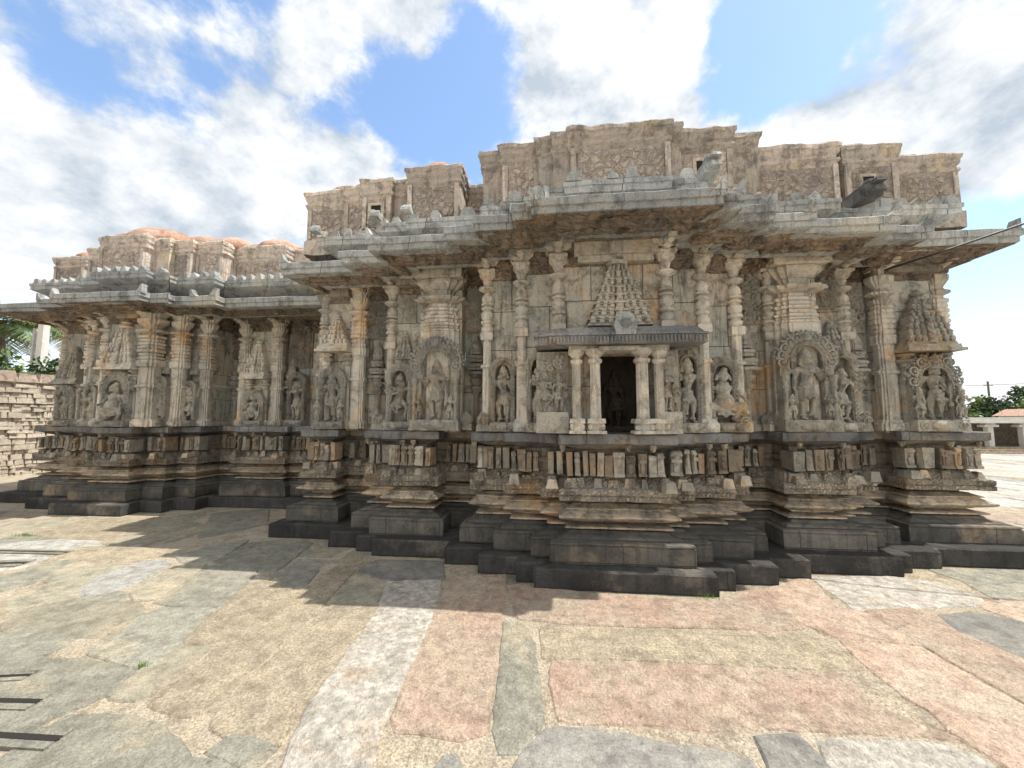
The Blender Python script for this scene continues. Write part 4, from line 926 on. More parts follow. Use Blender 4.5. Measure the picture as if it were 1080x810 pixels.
SLABS=[('p',[(-0.94,3.88),(-0.49,3.98),(-0.43,3.32),(-0.42,3.03),(-0.38,2.58),(-0.37,2.04),(-0.47,2.01),(-0.61,2.02),(-0.79,2.03),(-0.83,2.1),(-0.88,2.39),(-0.94,3.04),(-0.97,3.43)]),
('g',[(-0.38,3.1),(-0.27,3.11),(-0.17,2.95),(-0.12,2.61),(-0.07,2.15),(-0.17,1.95),(-0.26,1.93),(-0.31,2.07),(-0.33,2.41)]),
('p',[(-0.42,3.72),(-0.27,3.17),(0.11,3.15),(0.67,3.16),(1.23,3.2),(1.54,3.17),(1.81,3.26),(1.85,3.56),(1.85,3.88),(1.6,3.76),(1.4,3.63),(0.84,3.59),(-0.17,3.71)]),
('b',[(-0.1,3.05),(0.38,3.07),(1.13,3.13),(1.78,3.18),(1.87,3.0),(1.91,2.78),(1.72,2.76),(1.04,2.74),(0.57,2.74),(-0.07,2.69)]),
('p',[(-0.02,2.65),(0.56,2.69),(1.03,2.71),(1.71,2.73),(1.72,2.57),(1.78,2.36),(1.95,2.26),(1.58,2.25),(1.38,2.24),(1.06,2.23),(0.77,2.18),(0.5,2.19),(0.26,2.17),(0.02,2.16),(-0.03,2.44)]),
('d',[(0.02,2.11),(0.25,2.12),(0.51,2.07),(0.76,2.05),(0.87,2.02),(0.9,1.89),(0.77,1.72),(-0.24,1.61),(-0.19,1.85),(-0.12,1.99),(-0.05,2.09)]),
('d',[(0.97,2.16),(1.18,2.19),(1.2,2.09),(1.21,1.98),(1.16,1.83),(0.95,1.81),(0.95,1.97)]),
('w',[(1.26,2.18),(1.6,2.21),(1.85,2.2),(1.95,2.13),(1.92,1.99),(1.81,1.83),(1.2,1.76),(1.21,1.96)]),
('p',[(1.94,3.91),(2.43,4.21),(2.28,3.61),(2.44,3.54),(2.48,3.12),(2.01,3.16),(1.88,3.32),(1.89,3.6)]),
('p',[(1.99,3.09),(2.46,3.06),(2.47,2.82),(2.5,2.52),(2.49,2.34),(1.96,1.88),(2.03,2.08),(1.96,2.3),(1.99,2.43),(1.95,2.53),(1.95,2.8)]),
('p',[(2.5,3.55),(2.87,3.64),(2.96,3.54),(2.89,3.29),(2.99,2.97),(3.04,2.75),(2.58,2.35),(2.57,2.57),(2.54,2.89),(2.52,3.13)]),
('w',[(2.5,4.2),(3.25,4.3),(3.58,4.2),(3.62,3.92),(3.47,3.8),(3.14,3.75),(2.63,3.64),(2.45,3.59),(2.48,3.8)]),
('d',[(2.98,3.51),(3.32,3.61),(3.53,3.48),(3.67,3.28),(3.14,2.83),(3.05,3.03),(2.93,3.14),(2.92,3.3)]),
('g',[(3.84,4.55),(4.64,4.54),(5.08,4.49),(4.33,3.85),(4.01,3.94),(3.81,3.92),(3.85,4.11),(3.91,4.3)]),
('p',[(3.57,3.81),(3.95,3.88),(4.25,3.78),(3.76,3.36),(3.58,3.53),(3.52,3.69)]),
('w',[(-1.56,3.69),(-1.09,3.78),(-0.99,3.35),(-0.94,2.97),(-0.89,2.53),(-0.89,2.16),(-0.87,1.94),(-0.82,1.7),(-1.14,1.67),(-1.22,1.8),(-1.27,1.95),(-1.32,2.17),(-1.35,2.46),(-1.37,2.78),(-1.42,3.19)]),
('b',[(-1.84,3.27),(-1.43,3.25),(-1.41,2.8),(-1.39,2.38),(-1.36,2.09),(-1.32,1.88),(-1.61,1.91),(-1.72,1.94),(-1.76,2.0),(-1.81,2.3),(-1.83,2.72)]),
('b',[(-2.33,3.36),(-1.94,3.3),(-1.9,2.73),(-1.89,2.34),(-1.85,2.06),(-1.9,2.01),(-2.0,2.01),(-2.18,2.05),(-2.21,2.11),(-2.24,2.43),(-2.32,2.8)]),
('b',[(-2.85,3.62),(-2.4,3.47),(-2.4,3.36),(-2.37,2.84),(-2.31,2.6),(-2.55,2.62),(-2.61,2.71),(-2.7,3.08)]),
('o',[(-2.55,2.55),(-2.33,2.54),(-2.29,2.19),(-2.31,2.08),(-2.44,2.07),(-2.49,2.09),(-2.54,2.31)]),
('g',[(-3.05,2.44),(-3.13,2.68),(-3.21,2.88),(-3.17,3.0),(-2.77,3.03),(-2.62,2.64),(-2.6,2.58),(-2.51,2.37),(-2.61,2.34),(-2.78,2.37)]),
('g',[(-3.35,3.13),(-3.43,3.43),(-3.61,3.87),(-3.06,3.85),(-2.96,3.65),(-2.88,3.42),(-2.79,3.12),(-2.89,3.09),(-3.14,3.09)]),
('o',[(-3.71,3.26),(-3.82,3.54),(-3.84,3.85),(-3.69,3.89),(-3.53,3.5),(-3.45,3.17),(-3.54,3.16)]),
('k',[(-4.2,3.21),(-4.43,3.56),(-4.4,3.9),(-4.14,3.92),(-4.03,3.7),(-3.93,3.33),(-4.04,3.22)]),
('o',[(-4.9,3.44),(-5.1,3.82),(-4.77,3.83),(-4.47,3.76),(-4.43,3.61),(-4.5,3.42),(-4.72,3.4)]),
('o',[(-4.16,2.7),(-4.27,2.9),(-4.07,3.04),(-3.5,3.05),(-3.32,2.95),(-3.23,2.69),(-3.43,2.58),(-3.73,2.6),(-3.96,2.6)]),
('g',[(-4.07,2.52),(-3.74,2.55),(-3.39,2.53),(-3.35,2.35),(-3.38,2.25),(-3.46,2.12),(-3.75,2.09)]),
('g',[(-3.32,2.3),(-3.01,2.35),(-2.74,2.3),(-2.59,2.27),(-2.53,2.07),(-2.58,1.97),(-2.63,1.89),(-2.62,1.78),(-2.63,1.64),(-3.08,1.71),(-3.34,2.01),(-3.35,2.21)]),
('g',[(-2.55,1.84),(-2.54,1.92),(-2.36,1.96),(-2.19,1.96),(-1.96,1.91),(-1.79,1.84),(-1.67,1.77),(-1.47,1.75),(-1.27,1.72),(-1.09,1.56),(-2.53,1.41),(-2.52,1.61)]),
('g',[(-1.58,1.9),(-1.41,1.88),(-1.32,1.85),(-1.34,1.79),(-1.38,1.75),(-1.51,1.78),(-1.62,1.8)]),
('g',[(-5.35,3.4),(-5.29,3.67),(-5.34,3.83),(-5.19,3.87),(-4.96,3.48),(-4.92,3.29),(-5.03,3.08),(-5.4,3.12)]),
('k',[(-6.99,4.15),(-6.29,4.48),(-5.66,4.47),(-5.43,4.15),(-5.74,4.02),(-6.7,3.98)]),
('k',[(-6.43,3.83),(-5.64,3.91),(-5.55,3.67),(-5.84,3.49)]),
('b',[(-7.09,4.73),(-7.01,5.38),(-6.12,5.59),(-5.68,4.59),(-6.44,4.59)]),
('o',[(-7.79,4.7),(-7.94,5.18),(-7.43,5.51),(-7.24,5.47),(-7.21,4.76),(-7.31,4.42)]),
('b',[(-5.49,3.93),(-5.64,4.26),(-4.84,4.28),(-4.43,4.16),(-4.48,3.97),(-5.15,3.9)]),
('o',[(-4.72,3.19),(-4.49,3.38),(-4.22,3.32),(-4.15,3.12),(-4.32,2.96),(-4.35,2.78),(-4.53,2.74)]),
('g',[(-4.21,4.15),(-3.89,4.7),(-3.71,4.05),(-3.92,3.98)]),
('g',[(-3.59,4.01),(-3.73,4.6),(-3.39,4.75),(-3.02,4.68),(-2.85,3.87),(-3.1,3.9),(-3.39,3.95)]),
('g',[(-2.75,3.74),(-2.63,3.98),(-2.42,3.9),(-2.34,3.6),(-2.41,3.51)]),
('b',[(-2.24,3.89),(-2.26,4.42),(-2.0,4.21),(-2.06,3.96),(-1.97,3.35),(-2.26,3.41)]),
('o',[(-1.92,3.69),(-1.59,3.73),(-1.51,3.31),(-1.87,3.32)]),
('d',[(-1.97,3.94),(-1.92,4.21),(-1.23,4.26),(-1.09,3.84),(-1.32,3.8),(-1.57,3.77)]),
('o',[(-5.61,4.48),(-6.05,5.48),(-5.77,6.06),(-5.41,5.44),(-4.86,5.2),(-4.82,4.6),(-4.98,4.4)]),
('g',[(-5.46,5.96),(-4.85,6.29),(-4.23,5.46),(-4.41,5.01),(-4.57,4.78)]),
('b',[(-4.53,2.89),(-4.74,3.19),(-4.38,2.97),(-4.22,2.71),(-4.24,2.52),(-4.54,2.6)]),
('d',[(-0.51,1.89),(-0.46,1.9),(-0.38,1.75),(-0.36,1.63),(-0.54,1.62),(-0.54,1.8)])]

def pip(x,y,poly):
    c=False; n=len(poly)
    for i in range(n):
        x1,y1=poly[i]; x2,y2=poly[(i+1)%n]
        if (y1>y)!=(y2>y) and x<(x2-x1)*(y-y1)/(y2-y1)+x1: c=not c
    return c
def slab_geo(mb, poly, seed, rough=.012, top=0., grow=False):
    rr=random.Random(seed)
    A=sum(poly[i][0]*poly[(i+1)%len(poly)][1]-poly[(i+1)%len(poly)][0]*poly[i][1] for i in range(len(poly)))
    if A<0: poly=poly[::-1]
    pts=[]
    for i in range(len(poly)):
        a=Vector(poly[i]); b=Vector(poly[(i+1)%len(poly)]); L=(b-a).length; k=max(1,min(30,int(L/.045)))
        for j in range(k):
            p=a.lerp(b,j/k); q=noise.noise_vector(Vector((p.x*9+seed,p.y*9,0)))*rough+noise.noise_vector(Vector((p.x*30,p.y*30,seed)))*rough*.6
            pts.append(Vector((p.x+q.x,p.y+q.y)))
    c0=sum(pts,Vector((0,0)))/len(pts); ex=min(.06,max(.017,(c0.length-1.4)*.014)) if grow else 0
    n=len(pts); tz=top+rr.uniform(-.004,.004)
    tx=rr.uniform(-.003,.003); ty=rr.uniform(-.003,.003); c=sum(pts,Vector((0,0)))/n
    def ring(d,z):
        out=[]
        for i in range(n):
            t=(pts[(i+1)%n]-pts[i-1]); 
            if t.length<1e-6: t=Vector((1,0))
            t.normalize(); nrm=Vector((-t.y,t.x)); p=pts[i]+nrm*d
            out.append((p.x,p.y,z+gh(p.x,p.y)+(p.x-c.x)*tx+(p.y-c.y)*ty))
        return out
    vs=ring(-.004-ex,tz-.045)+ring(0-ex,tz-.012)+ring(.010-ex,tz-.002)+ring(.026-ex,tz)
    fs=[]
    for k in range(3):
        for i in range(n): j=(i+1)%n; fs.append((k*n+i,k*n+j,(k+1)*n+j,(k+1)*n+i))
    fs.append(tuple(range(3*n,4*n)))
    mb.add(vs,fs)
    if mb.tn is None: mb.tn=[]
    mb.tn += [rr.random()]*len(fs)
pave={k:MB() for k in 'pgbdwok'}
for k,(t,poly) in enumerate(SLABS): slab_geo(pave[t],poly,k,grow=True)
# smaller packing stones set a little lower between the big slabs, further from the camera
yy=2.55; rr=random.Random(5)
while yy<6.3:
    h_=rr.uniform(.28,.5); xx=-10.2
    while xx<5.6:
        w_=rr.uniform(.4,1.1)
        if xx+w_<-.3 or yy>3.3:
            q=.012; sk=rr.uniform(-.1,.1)
            slab_geo(pave[rr.choice('gobbgow')],[(xx+q,yy+q),(xx+w_-q+sk,yy+q),(xx+w_-q,yy+h_-q),(xx+q+sk,yy+h_-q)],int(xx*70+yy*800)%7777,.02,-.013)
        xx+=w_
    yy+=h_
# the rest of the courtyard: rows of long slabs laid beyond the traced ones
hull=[(-9.2,6.2),(-8.5,4.4),(-4.2,2.0),(-1.8,1.0),(-1.0,.9),(1.9,.9),(2.8,1.6),(5.6,4.0),(5.6,4.9),(5.2,5.0),(5.2,12),(-10.2,12)]
y=-5.; row=0
rr=random.Random(77)
while y<36:
    h=rr.uniform(.5,.95); x=-13+rr.uniform(0,1)
    while x<52:
        w=rr.uniform(.9,2.4)
        if all(not pip(px,py,hull) for px in (x,x+w*.5,x+w) for py in (y,y+h*.5,y+h)) and not (-11<x+w/2<5.3 and y>3.8):
            q=.03
            poly=[(x+q,y+q),(x+w-q,y+q),(x+w-q,y+h-q),(x+q,y+h-q)]
            t=rr.choice('gbowpgbk') if x<6.5 else rr.choice('kwwwbk')
            if math.hypot(x,y)<14: slab_geo(pave[t],poly,int(x*50+y*900)%9999,.02)
            else:
                c=[(a,b,gh(a,b)) for a,b in poly]; pave[t].add(c+[(a,b,z-.05) for a,b,z in c],[(0,1,2,3),(4,5,1,0),(5,6,2,1),(6,7,3,2),(7,4,0,3)]); pave[t].tn += [rr.random()]*5
        x+=w
    y+=h
nm={'p':'pink granite','g':'grey green','b':'coarse buff granite','d':'dark blue grey','w':'rough whitish granite','o':'olive brown','k':'pale blue grey'}
for t,mb in pave.items():
    o=mb.build('paving','s_'+t); tag(o,'uneven %s slabs of the courtyard paving'%nm[t],kind='structure')
# dark slots of a drain at the left edge
for (x0,y0,x1,y1,wd) in [(-3.5,2.10,-3.14,2.17,.022),(-3.2,1.955,-2.80,1.985,.03),(-2.9,1.76,-2.38,1.78,.03),(-6.6,4.02,-5.55,4.07,.03),(-6.2,3.62,-5.6,3.74,.05)]:
    mb=MB(); d=Vector((x1-x0,y1-y0,0)).normalized(); nn=Vector((-d.y,d.x,0))*wd/2
    a=Vector((x0,y0,.009)); b=Vector((x1,y1,.009))
    mb.add([a-nn,b-nn,b+nn,a+nn],[(0,1,2,3)]); 
    
    for sg in(-1,1):
        e=a+nn*sg*2.6; f_=b+nn*sg*2.6; q=nn*1.4; mb.mi=1
        mb.add([e-q,f_-q,f_+q,e+q]+[Vector((v.x,v.y,-.02)) for v in (e-q,f_-q,f_+q,e+q)],[(0,1,2,3),(4,5,1,0),(5,6,2,1),(6,7,3,2),(7,4,0,3)])
    o=mb.build('drain_slot',['shade','s_g']); tag(o,'narrow dark drain slot between paving slabs at the left edge','drain','drain slots at the left edge')

# ------------------------------------------------------------------ left: boundary wall, palms, pole
M['rubble']=stone('cream_rubble_wall',(.80,.70,.55),(.70,.60,.47),(.74,.58,.42),(.34,.27,.19),.4,.2,1.0,patch=3,grain=30)
M['coping']=stone('brown_coping',(.46,.34,.26),(.38,.30,.24),(.52,.44,.36),(.1,.08,.06),.6,.1,1.0,patch=5)
BW=tag(empty('boundary_wall',(-14.6,8,0)),'sunlit cream stone boundary wall beyond the left end of the temple','wall')
mb=MB()
z0=-.1; j=0
while z0<2.45:
    hh=R.uniform(.07,.17); y0=-5+R.uniform(0,.3)
    while y0<28:
        w_=R.uniform(.09,.38)
        if R.random()<.97: mb.box(-14.9,-14.42+R.uniform(-.04,.05),y0+.008,y0+w_-.008,z0,z0+hh-.012,.012)
        y0+=w_
    z0+=hh; j+=1
mb.wob(.02,5,.012); mb.box(-14.85,-14.5,-5,28,-.1,2.5)
o=mb.build('masonry','rubble'); 
def rel(o,par):
    o.parent=par
    loc=Vector(par.location)
    if par.parent: loc+=Vector(par.parent.location)
    for v in o.data.vertices: v.co-=loc
    return o
rel(o,BW)
mb=MB()
for i in range(75): 
    y0=-5+i*.44; mb.box(-15.0,-14.36+R.uniform(-.05,.05),y0,y0+.43,2.50,2.5+R.uniform(.24,.38),.05)
mb.wob(.03,5,.015); rel(mb.build('coping','coping'),BW)
mb=MB(); mb.tube([(-14.34,-4,1.9),(-14.34,26,1.9)],.012,5); rel(mb.build('conduit','shade'),BW)

M['palm']=plain('palm_leaf',(.10,.16,.045),.5,.5); M['palm2']=plain('palm_leaf_dry',(.22,.2,.08),.6,.3)
M['bark']=stone('bark',(.22,.18,.14),(.16,.13,.1),(.26,.22,.17),(.06,.05,.04),.5,.3,.8)
M['leafA']=plain('leaf_green',(.07,.12,.035),.6,.5); M['leafB']=plain('leaf_yellow_green',(.17,.22,.06),.6,.4); M['leafC']=plain('leaf_dark',(.035,.06,.025),.6,.4)
def palm(x,y,zc,label,seed,L=2.6):
    rr=random.Random(seed); t=tag(empty('palm_tree',(x,y,0)),label,'palm tree','coconut palms beyond the boundary wall')
    mb=MB(); n=10; mb.tube([(.25*math.sin(i*.4),.1*math.sin(i*.5),zc*i/n) for i in range(n+1)],.17,9,[.2-.007*i+(.012 if i%2 else 0) for i in range(n+1)])
    o=mb.build('trunk','bark'); o.parent=t
    cx,cy=.25*math.sin(n*.4),.1*math.sin(n*.5)
    mb=MB()
    for f in range(20):
        az=f*2.4+rr.uniform(-.2,.2); el=rr.uniform(-.1,1.1); mb.mi=0 if rr.random()<.8 else 1
        pts=[]; p=Vector((cx,cy,zc)); a=el; m=16
        for i in range(m+1):
            pts.append(p.copy()); d=Vector((math.cos(az)*math.cos(a),math.sin(az)*math.cos(a),math.sin(a))); p=p+d*(L/m); a-=.115
        mb.tube(pts,.03,4,.006)
        for i in range(2,m+1):
            d=(pts[i]-pts[i-1]).normalized(); s=d.cross(Vector((0,0,1))).normalized()
            ll=.62*math.sin(PI*(.12+.86*i/m))**.6
            for sg in(-1,1):
                for q in(0,.5):
                    b=pts[i-1].lerp(pts[i],q); tip=b+s*sg*ll+d*ll*.5+Vector((0,0,-ll*rr.uniform(.25,.75)))
                    w=d*.028; mid=b.lerp(tip,.5)+Vector((0,0,ll*.08))
                    mb.add([b-w,b+w,mid+w*1.1,tip,mid-w*1.1],[(0,1,2,3,4)])
    o=mb.build('crown',['palm','palm2']); o.parent=t
palm(-25.5,15.5,5.6,'coconut palm standing behind the pale concrete pole',3)
palm(-26.5,11.2,5.4,'coconut palm at the left edge beyond the boundary wall',8,3.0)
palm(-31,22.,7.0,'distant coconut palm seen just left of the temple wall',12,2.8)
def leafy(name,x,y,z0,rx,ry,rz,nl,label,cat,group,mats,seed,trunk=1.,ls=.12):
    rr=random.Random(seed); t=tag(empty(name,(x,y,gh(x,y))),label,cat,group)
    mb=MB(); top=z0+rz*.5
    mb.tube([(0,0,0),(.05,0,top*.5),(0,.05,top)],.16*trunk,8,[.16*trunk,.12*trunk,.06*trunk])
    for k in range(7):
        a=k*2.4; mb.tube([(0,0,top*(.45+.06*k)),(rx*.35*math.cos(a),ry*.35*math.sin(a),z0+rz*.2),(rx*.7*math.cos(a),ry*.7*math.sin(a),z0+rz*rr.uniform(.2,.8))],.06*trunk,5,.015)
    o=mb.build('trunk','bark'); o.parent=t
    mb=MB(); cl=[]
    for k in range(26):
        a=rr.uniform(0,6.28); e=rr.uniform(-.5,1.); q=rr.uniform(.45,.95)
        cl.append((Vector((rx*q*math.cos(a)*math.cos(e),ry*q*math.sin(a)*math.cos(e),z0+rz*.4+rz*.6*q*math.sin(e))),rr.uniform(.22,.42)*min(rx,rz),rr.choice([0,0,1,2])))
    for k in range(nl):
        c,r,mi=rr.choice(cl); d=Vector((rr.gauss(0,1),rr.gauss(0,1),rr.gauss(0,1))).normalized()*r*rr.uniform(.5,1.05); p=c+d
        u=Vector((rr.gauss(0,1),rr.gauss(0,1),rr.gauss(0,1))).normalized()*ls; v=u.cross(Vector((rr.gauss(0,1),rr.gauss(0,1),rr.gauss(0,1)))).normalized()*ls*.5
        mb.mi=mi if rr.random()<.8 else rr.choice([0,1,2]); mb.add([p-u,p+v,p+u,p-v],[(0,1,2,3)])
    o=mb.build('crown',mats); o.parent=t
G1='bushes behind the boundary wall'
for k,(x,y,h) in enumerate([(-16.5,8.6,3.0),(-17.5,10.4,3.2),(-18,12.6,3.3),(-17,6.8,3.0),(-19,15.5,3.5)]):
    leafy('bush',x,y,1.2,1.3,1.2,h-.5,3200,['low yellow green bush just above the boundary wall coping at the left edge','green bush at the foot of the concrete pole','bush right of the concrete pole beside the temple corner','outermost bush at the left edge behind the wall','farther bush seen past the temple corner'][k],'bush',G1,['leafB','leafA','leafC'],k,.3,.10)
PL=tag(empty('utility_pole',(-19.7,13.0,0)),'pale square concrete utility pole rising behind the boundary wall','pole')
mb=MB(); mb.box(-.15,.15,-.13,.13,0,5.35,.03); o=mb.build('shaft','concrete'); o.parent=PL
mb=MB(); mb.box(-.42,-.35,-.05,.05,0,5.0); 
for q in range(12): mb.box(-.37,-.14,-.03,.03,.6+q*.42,.65+q*.42)
o=mb.build('side_strut','concrete'); o.parent=PL
# ------------------------------------------------------------------ right: far cloister, trees, cables
CL=tag(empty('pillared_hall',(46,38,-1.4)),'low flat roofed pillared hall with pale roof edge across the courtyard','building')
def cp(name,fn,mat):
    mb=MB(); fn(mb); mb.wob(.02,1.5); o=mb.build(name,mat); o.parent=CL; 
    for v in o.data.vertices: v.co-=Vector((46,38,-1.4))
    return o
cp('roof',lambda m:(m.box(31,66,37.2,44,1.22,1.5,.03),m.box(30.6,66.4,36.9,44.2,1.05,1.22,.03)),'court')
cp('back_wall',lambda m:m.box(31,66,42,42.5,-1.4,1.05),'darkwall')
cp('platform',lambda m:(m.box(30.5,66.5,36.9,44,-1.5,-.95),m.box(30.3,66.5,36.4,36.9,-1.5,-1.12),m.box(30.3,66.5,35.9,36.4,-1.5,-1.28)),'plinth')
for i in range(14):
    x=31.6+i*2.6
    o=cp('pillar',lambda m:(m.box(x-.2,x+.2,37.3,37.7,-.95,.75),m.box(x-.55,x+.55,37.2,37.8,.72,.9,.0),m.box(x-.35,x+.35,37.25,37.75,.9,1.05)),'concrete')
BT=tag(empty('booth',(38.3,33.6,gh(38,33))),'pale bluish boxy booth with a dark window at the far right before the hall','booth')
M['bluewhite']=plain('blue_white_paint',(.62,.70,.78),.5)
mb=MB(); mb.box(-.9,1.6,-.6,.6,.25,2.0,.05); mb.box(-1.0,1.7,-.7,.7,2.0,2.08,.02); mb.box(-.8,1.5,-.5,.5,0,.25); o=mb.build('cabin','bluewhite'); o.parent=BT
mb=MB(); mb.box(-.35,1.2,-.64,-.56,1.05,1.65); o=mb.build('window','shade'); o.parent=BT
mb=MB(); mb.box(-.42,1.27,-.66,-.6,.98,1.05); mb.box(-.42,1.27,-.66,-.6,1.65,1.72); o=mb.build('window_frame','bluewhite'); o.parent=BT
G2='trees behind the pillared hall'
for k,(x,y,r,h,mt) in enumerate([(57.4,56.3,4.,6.0,['leafA','leafC','leafB']),(64,57,5,7.4,['leafC','leafA','leafA']),(52.5,57,2.6,4.6,['leafA','leafB','leafC']),(74,62,5,8.2,['leafC','leafA','leafB'])]):
    leafy('tree',x,y,.5,r,r,h-1,5200,['round dark green tree right of the thin post beyond the pillared hall','larger tree behind the round dark one at the right edge','small pale green tree left of the thin post','farthest tall tree at the right edge'][k],'tree',G2,mt,k+40,1.,.28)
HS=tag(empty('house',(55.5,50.8,-1.4)),'small house with a red tiled roof beyond the pillared hall','house')
mb=MB(); mb.box(-2.5,4,-2,2,0,3.2); o=mb.build('wall','concrete'); o.parent=HS
mb=MB(); mb.prism([(-2.8,3.1),(4.3,3.1),(2.8,3.9),(-1.2,3.9)],-2.4,2.4); o=mb.build('roof','cap'); o.parent=HS
mb=MB(); mb.tube([(61.2,61.8,-1.4),(61.2,61.8,6.6)],.11,6); mb.box(60.6,61.8,61.75,61.85,6.0,6.12); o=mb.build('utility_pole','bark'); tag(o,'thin dark post rising behind the pillared hall roof','pole')
def wire(pts,r,label,name='cable',sag=0.):
    a,b=Vector(pts[0]),Vector(pts[-1]); q=[]
    P_=[Vector(p) for p in pts]
    for i in range(len(P_)-1):
        for k in range(14):
            t=k/14; p=P_[i].lerp(P_[i+1],t); p.z-=sag*4*t*(1-t); q.append(p)
    q.append(P_[-1]); mb=MB(); mb.tube(q,r,7); o=mb.build(name,'cable',smooth=True); tag(o,label,'cable'); return o
wire([(8.5,4.0,5.2),(4.75,4.32,3.50),(4.12,4.45,3.30),(3.86,4.86,3.26)],.011,'thick black cable slung across the right eave of the temple',sag=.0)
wire([(-28,12,6.2),(-10.15,5.95,3.72)],.010,'thin dark wire running from the left to the corner of the left eave',sag=.25)
wire([(95,66,9.0),(61.2,61.8,6.1),(20,66,6.6)],.03,'thin overhead wire passing the post beyond the pillared hall',sag=.5)
# grass tufts in the joints
M['grass']=plain('grass_green',(.12,.26,.04),.6,.4)
for k,(x,y,lab) in enumerate([(1.34,3.655,'tuft of grass at the foot of the middle plinth step'),(-6.95,4.6,'patch of short grass in the paving at the far left'),(-2.56,2.32,'tiny weed in the mortar joint between the grey and olive slabs')]):
    mb=MB()
    for i in range(70 if k<2 else 30):
        a=R.uniform(0,6.28); q=R.uniform(0,.09 if k<2 else .03); sx=2.2 if k<2 else 1
        b=Vector((x+q*math.cos(a)*sx,y+q*math.sin(a)*.5,-.02)); h=R.uniform(.03,.065); d=Vector((R.uniform(-.02,.02),R.uniform(-.02,.02),h)); w=Vector((.003,.0015,0))
        mb.add([b-w,b+w,b+d],[(0,1,2)])
    o=mb.build('grass_tuft','grass'); tag(o,lab,'grass')

SUN_E=3.0; SKY_S=.13; EXPO=0.95
BLOBS=[(0,-0.9,0.44,75,0.25),(-0.8,-0.4,0.45,50,0.15),(0.8,-0.4,0.45,50,0.15),(-0.703,0.444,0.556,11,-0.12),(-0.662,0.528,0.532,8,-0.1),(-0.54,0.543,0.643,7,-0.12),(-0.649,0.485,0.586,5,0.14),(-0.639,0.613,0.466,22,0.14),(-0.79,0.523,0.319,20,0.16),(-0.431,0.619,0.656,7,-0.0),(-0.314,0.615,0.723,11,0.16),(-0.255,0.737,0.626,9,-0.22),(-0.353,0.683,0.64,7,-0.12),(-0.139,0.697,0.703,7,-0.24),(-0.165,0.787,0.594,7,-0.1),(0.072,0.704,0.707,13,0.16),(0.219,0.734,0.643,10,0.12),(0.366,0.681,0.634,8,-0.24),(0.43,0.631,0.645,8,-0.22),(0.57,0.644,0.511,16,0.22),(0.667,0.616,0.418,13,0.18),(0.685,0.689,0.237,9,-0.4),(0.676,0.718,0.166,7,-0.25),(0.723,0.672,0.161,5,0.12),(0.701,0.711,0.046,8,0.12),(-0.548,0.585,0.598,7,0.05),(-0.334,0.787,0.519,10,0.14)]  # leading blobs: unseen cloud behind the camera, added to brighten the shaded front
# ---- light, sky, camera
SD=Vector((1.75,.27,3.46)).normalized()
sun=bpy.data.lights.new('sun','SUN'); sun.energy=SUN_E; sun.angle=rad(.53); sun.color=(1,.955,.88)
so=bpy.data.objects.new('sun',sun); COL.objects.link(so); so.rotation_euler=(-SD).to_track_quat('-Z','Y').to_euler()
w=bpy.data.worlds.new('World'); scene.world=w; w.use_nodes=True; nt=w.node_tree; nt.nodes.clear(); L=nt.links
out=nt.nodes.new('ShaderNodeOutputWorld'); bg=nt.nodes.new('ShaderNodeBackground'); L.new(bg.outputs[0],out.inputs[0])
sky=nt.nodes.new('ShaderNodeTexSky'); sky.sky_type='NISHITA'; sky.sun_disc=False
sky.sun_elevation=math.asin(SD.z); sky.sun_rotation=math.atan2(SD.x,SD.y); sky.air_density=1.0; sky.dust_density=.6; sky.ozone_density=1.5
tc=nt.nodes.new('ShaderNodeTexCoord'); D=tc.outputs['Generated']
def mth(op,a,b=None,c=None,clamp=False):
    n=nt.nodes.new('ShaderNodeMath'); n.operation=op; n.use_clamp=clamp
    for i,v in enumerate((a,b,c)):
        if v is None: continue
        if isinstance(v,(int,float)): n.inputs[i].default_value=v
        else: L.new(v,n.inputs[i])
    return n.outputs[0]
sx=nt.nodes.new('ShaderNodeSeparateXYZ'); L.new(D,sx.inputs[0])
dz=mth('ADD',mth('MAXIMUM',sx.outputs[2],0.),.22)
cx=nt.nodes.new('ShaderNodeCombineXYZ'); L.new(mth('DIVIDE',sx.outputs[0],dz),cx.inputs[0]); L.new(mth('DIVIDE',sx.outputs[1],dz),cx.inputs[1])
DS=mapped(nt,D,(1,1,1.5))
cl=noi(nt,DS,2.6,9,.58,.15)
cl2=noi(nt,mapped(nt,D,(1,1,1.4),(4,7,1)),7.5,7,.62,.1)
val=mth('ADD',mth('MULTIPLY',cl,1.15),mth('MULTIPLY_ADD',cl2,.55,-.35))
sunoff=noi(nt,mapped(nt,D,(1,1,1.5),(.10,.02,.13)),2.6,9,.58,.15)
s2_=noi(nt,mapped(nt,D,(1,1,1.4),(4.05,7.01,1.05)),7.5,7,.62,.1)
rel_=mth('ADD',mth('SUBTRACT',cl,sunoff),mth('MULTIPLY',mth('SUBTRACT',cl2,s2_),.6))
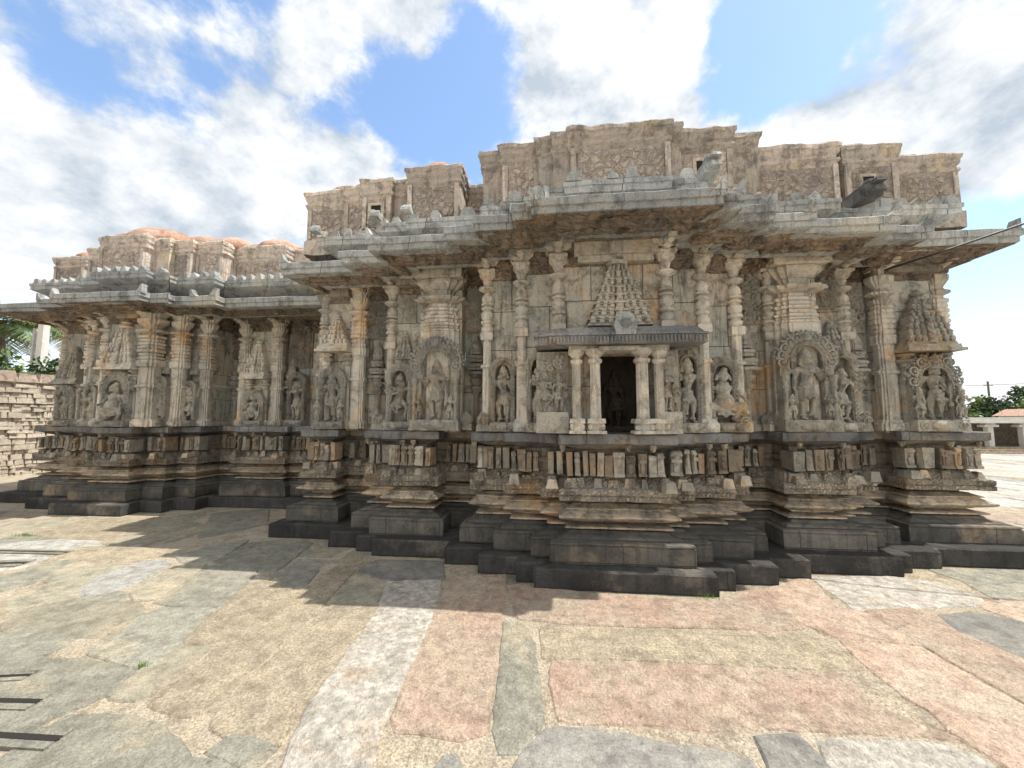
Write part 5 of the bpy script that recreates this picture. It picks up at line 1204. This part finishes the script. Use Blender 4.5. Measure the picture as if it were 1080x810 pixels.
for (dx,dy,dzz,rd,wt) in BLOBS:
    vm=nt.nodes.new('ShaderNodeVectorMath'); vm.operation='DOT_PRODUCT'; L.new(D,vm.inputs[0]); vm.inputs[1].default_value=(dx,dy,dzz)
    mr=nt.nodes.new('ShaderNodeMapRange'); mr.interpolation_type='SMOOTHSTEP'; mr.inputs[1].default_value=math.cos(rad(rd)); mr.inputs[2].default_value=1.; mr.inputs[3].default_value=0; mr.inputs[4].default_value=wt
    L.new(vm.outputs['Value'],mr.inputs[0]); val=mth('ADD',val,mr.outputs[0])
fac=nt.nodes.new('ShaderNodeMapRange'); fac.interpolation_type='SMOOTHSTEP'; fac.inputs[1].default_value=.42; fac.inputs[2].default_value=.60
L.new(val,fac.inputs[0])
big=noi(nt,mapped(nt,D,(1,1,1.8),(9,2,4)),1.7,5,.5)
tone_=mth('ADD',mth('MULTIPLY_ADD',rel_,1.6,.0),mth('MULTIPLY_ADD',big,.9,.12))
shade=ramp(nt,tone_,.27,.70,(.30,.345,.395,1),(.58,.585,.59,1))
skyc=mixc(nt,1.0,sky.outputs[0],(SKY_S,SKY_S,SKY_S),'MULTIPLY')
skyc=mixc(nt,1.0,skyc,(.03,.05,.08),'ADD')
colr=mixc(nt,fac.outputs[0],skyc,shade)
L.new(colr,bg.inputs[0]); bg.inputs[1].default_value=1.0
cam=bpy.data.cameras.new('camera'); co=bpy.data.objects.new('camera',cam); COL.objects.link(co)
cam.sensor_width=36; cam.lens=412./1080*36; cam.clip_end=2000; cam.clip_start=.05
co.location=(0,0,1.55); co.rotation_euler=(rad(90)+math.atan(35/412.),0,rad(6.0))
scene.camera=co
scene.view_settings.view_transform='Standard'; scene.view_settings.look='None'; scene.view_settings.exposure=EXPO; scene.view_settings.gamma=1
scene.render.engine='CYCLES'
scene.cycles.max_bounces=5; scene.cycles.diffuse_bounces=3; scene.cycles.glossy_bounces=1; scene.cycles.transmission_bounces=1
scene.cycles.use_adaptive_sampling=True; scene.cycles.adaptive_threshold=.03
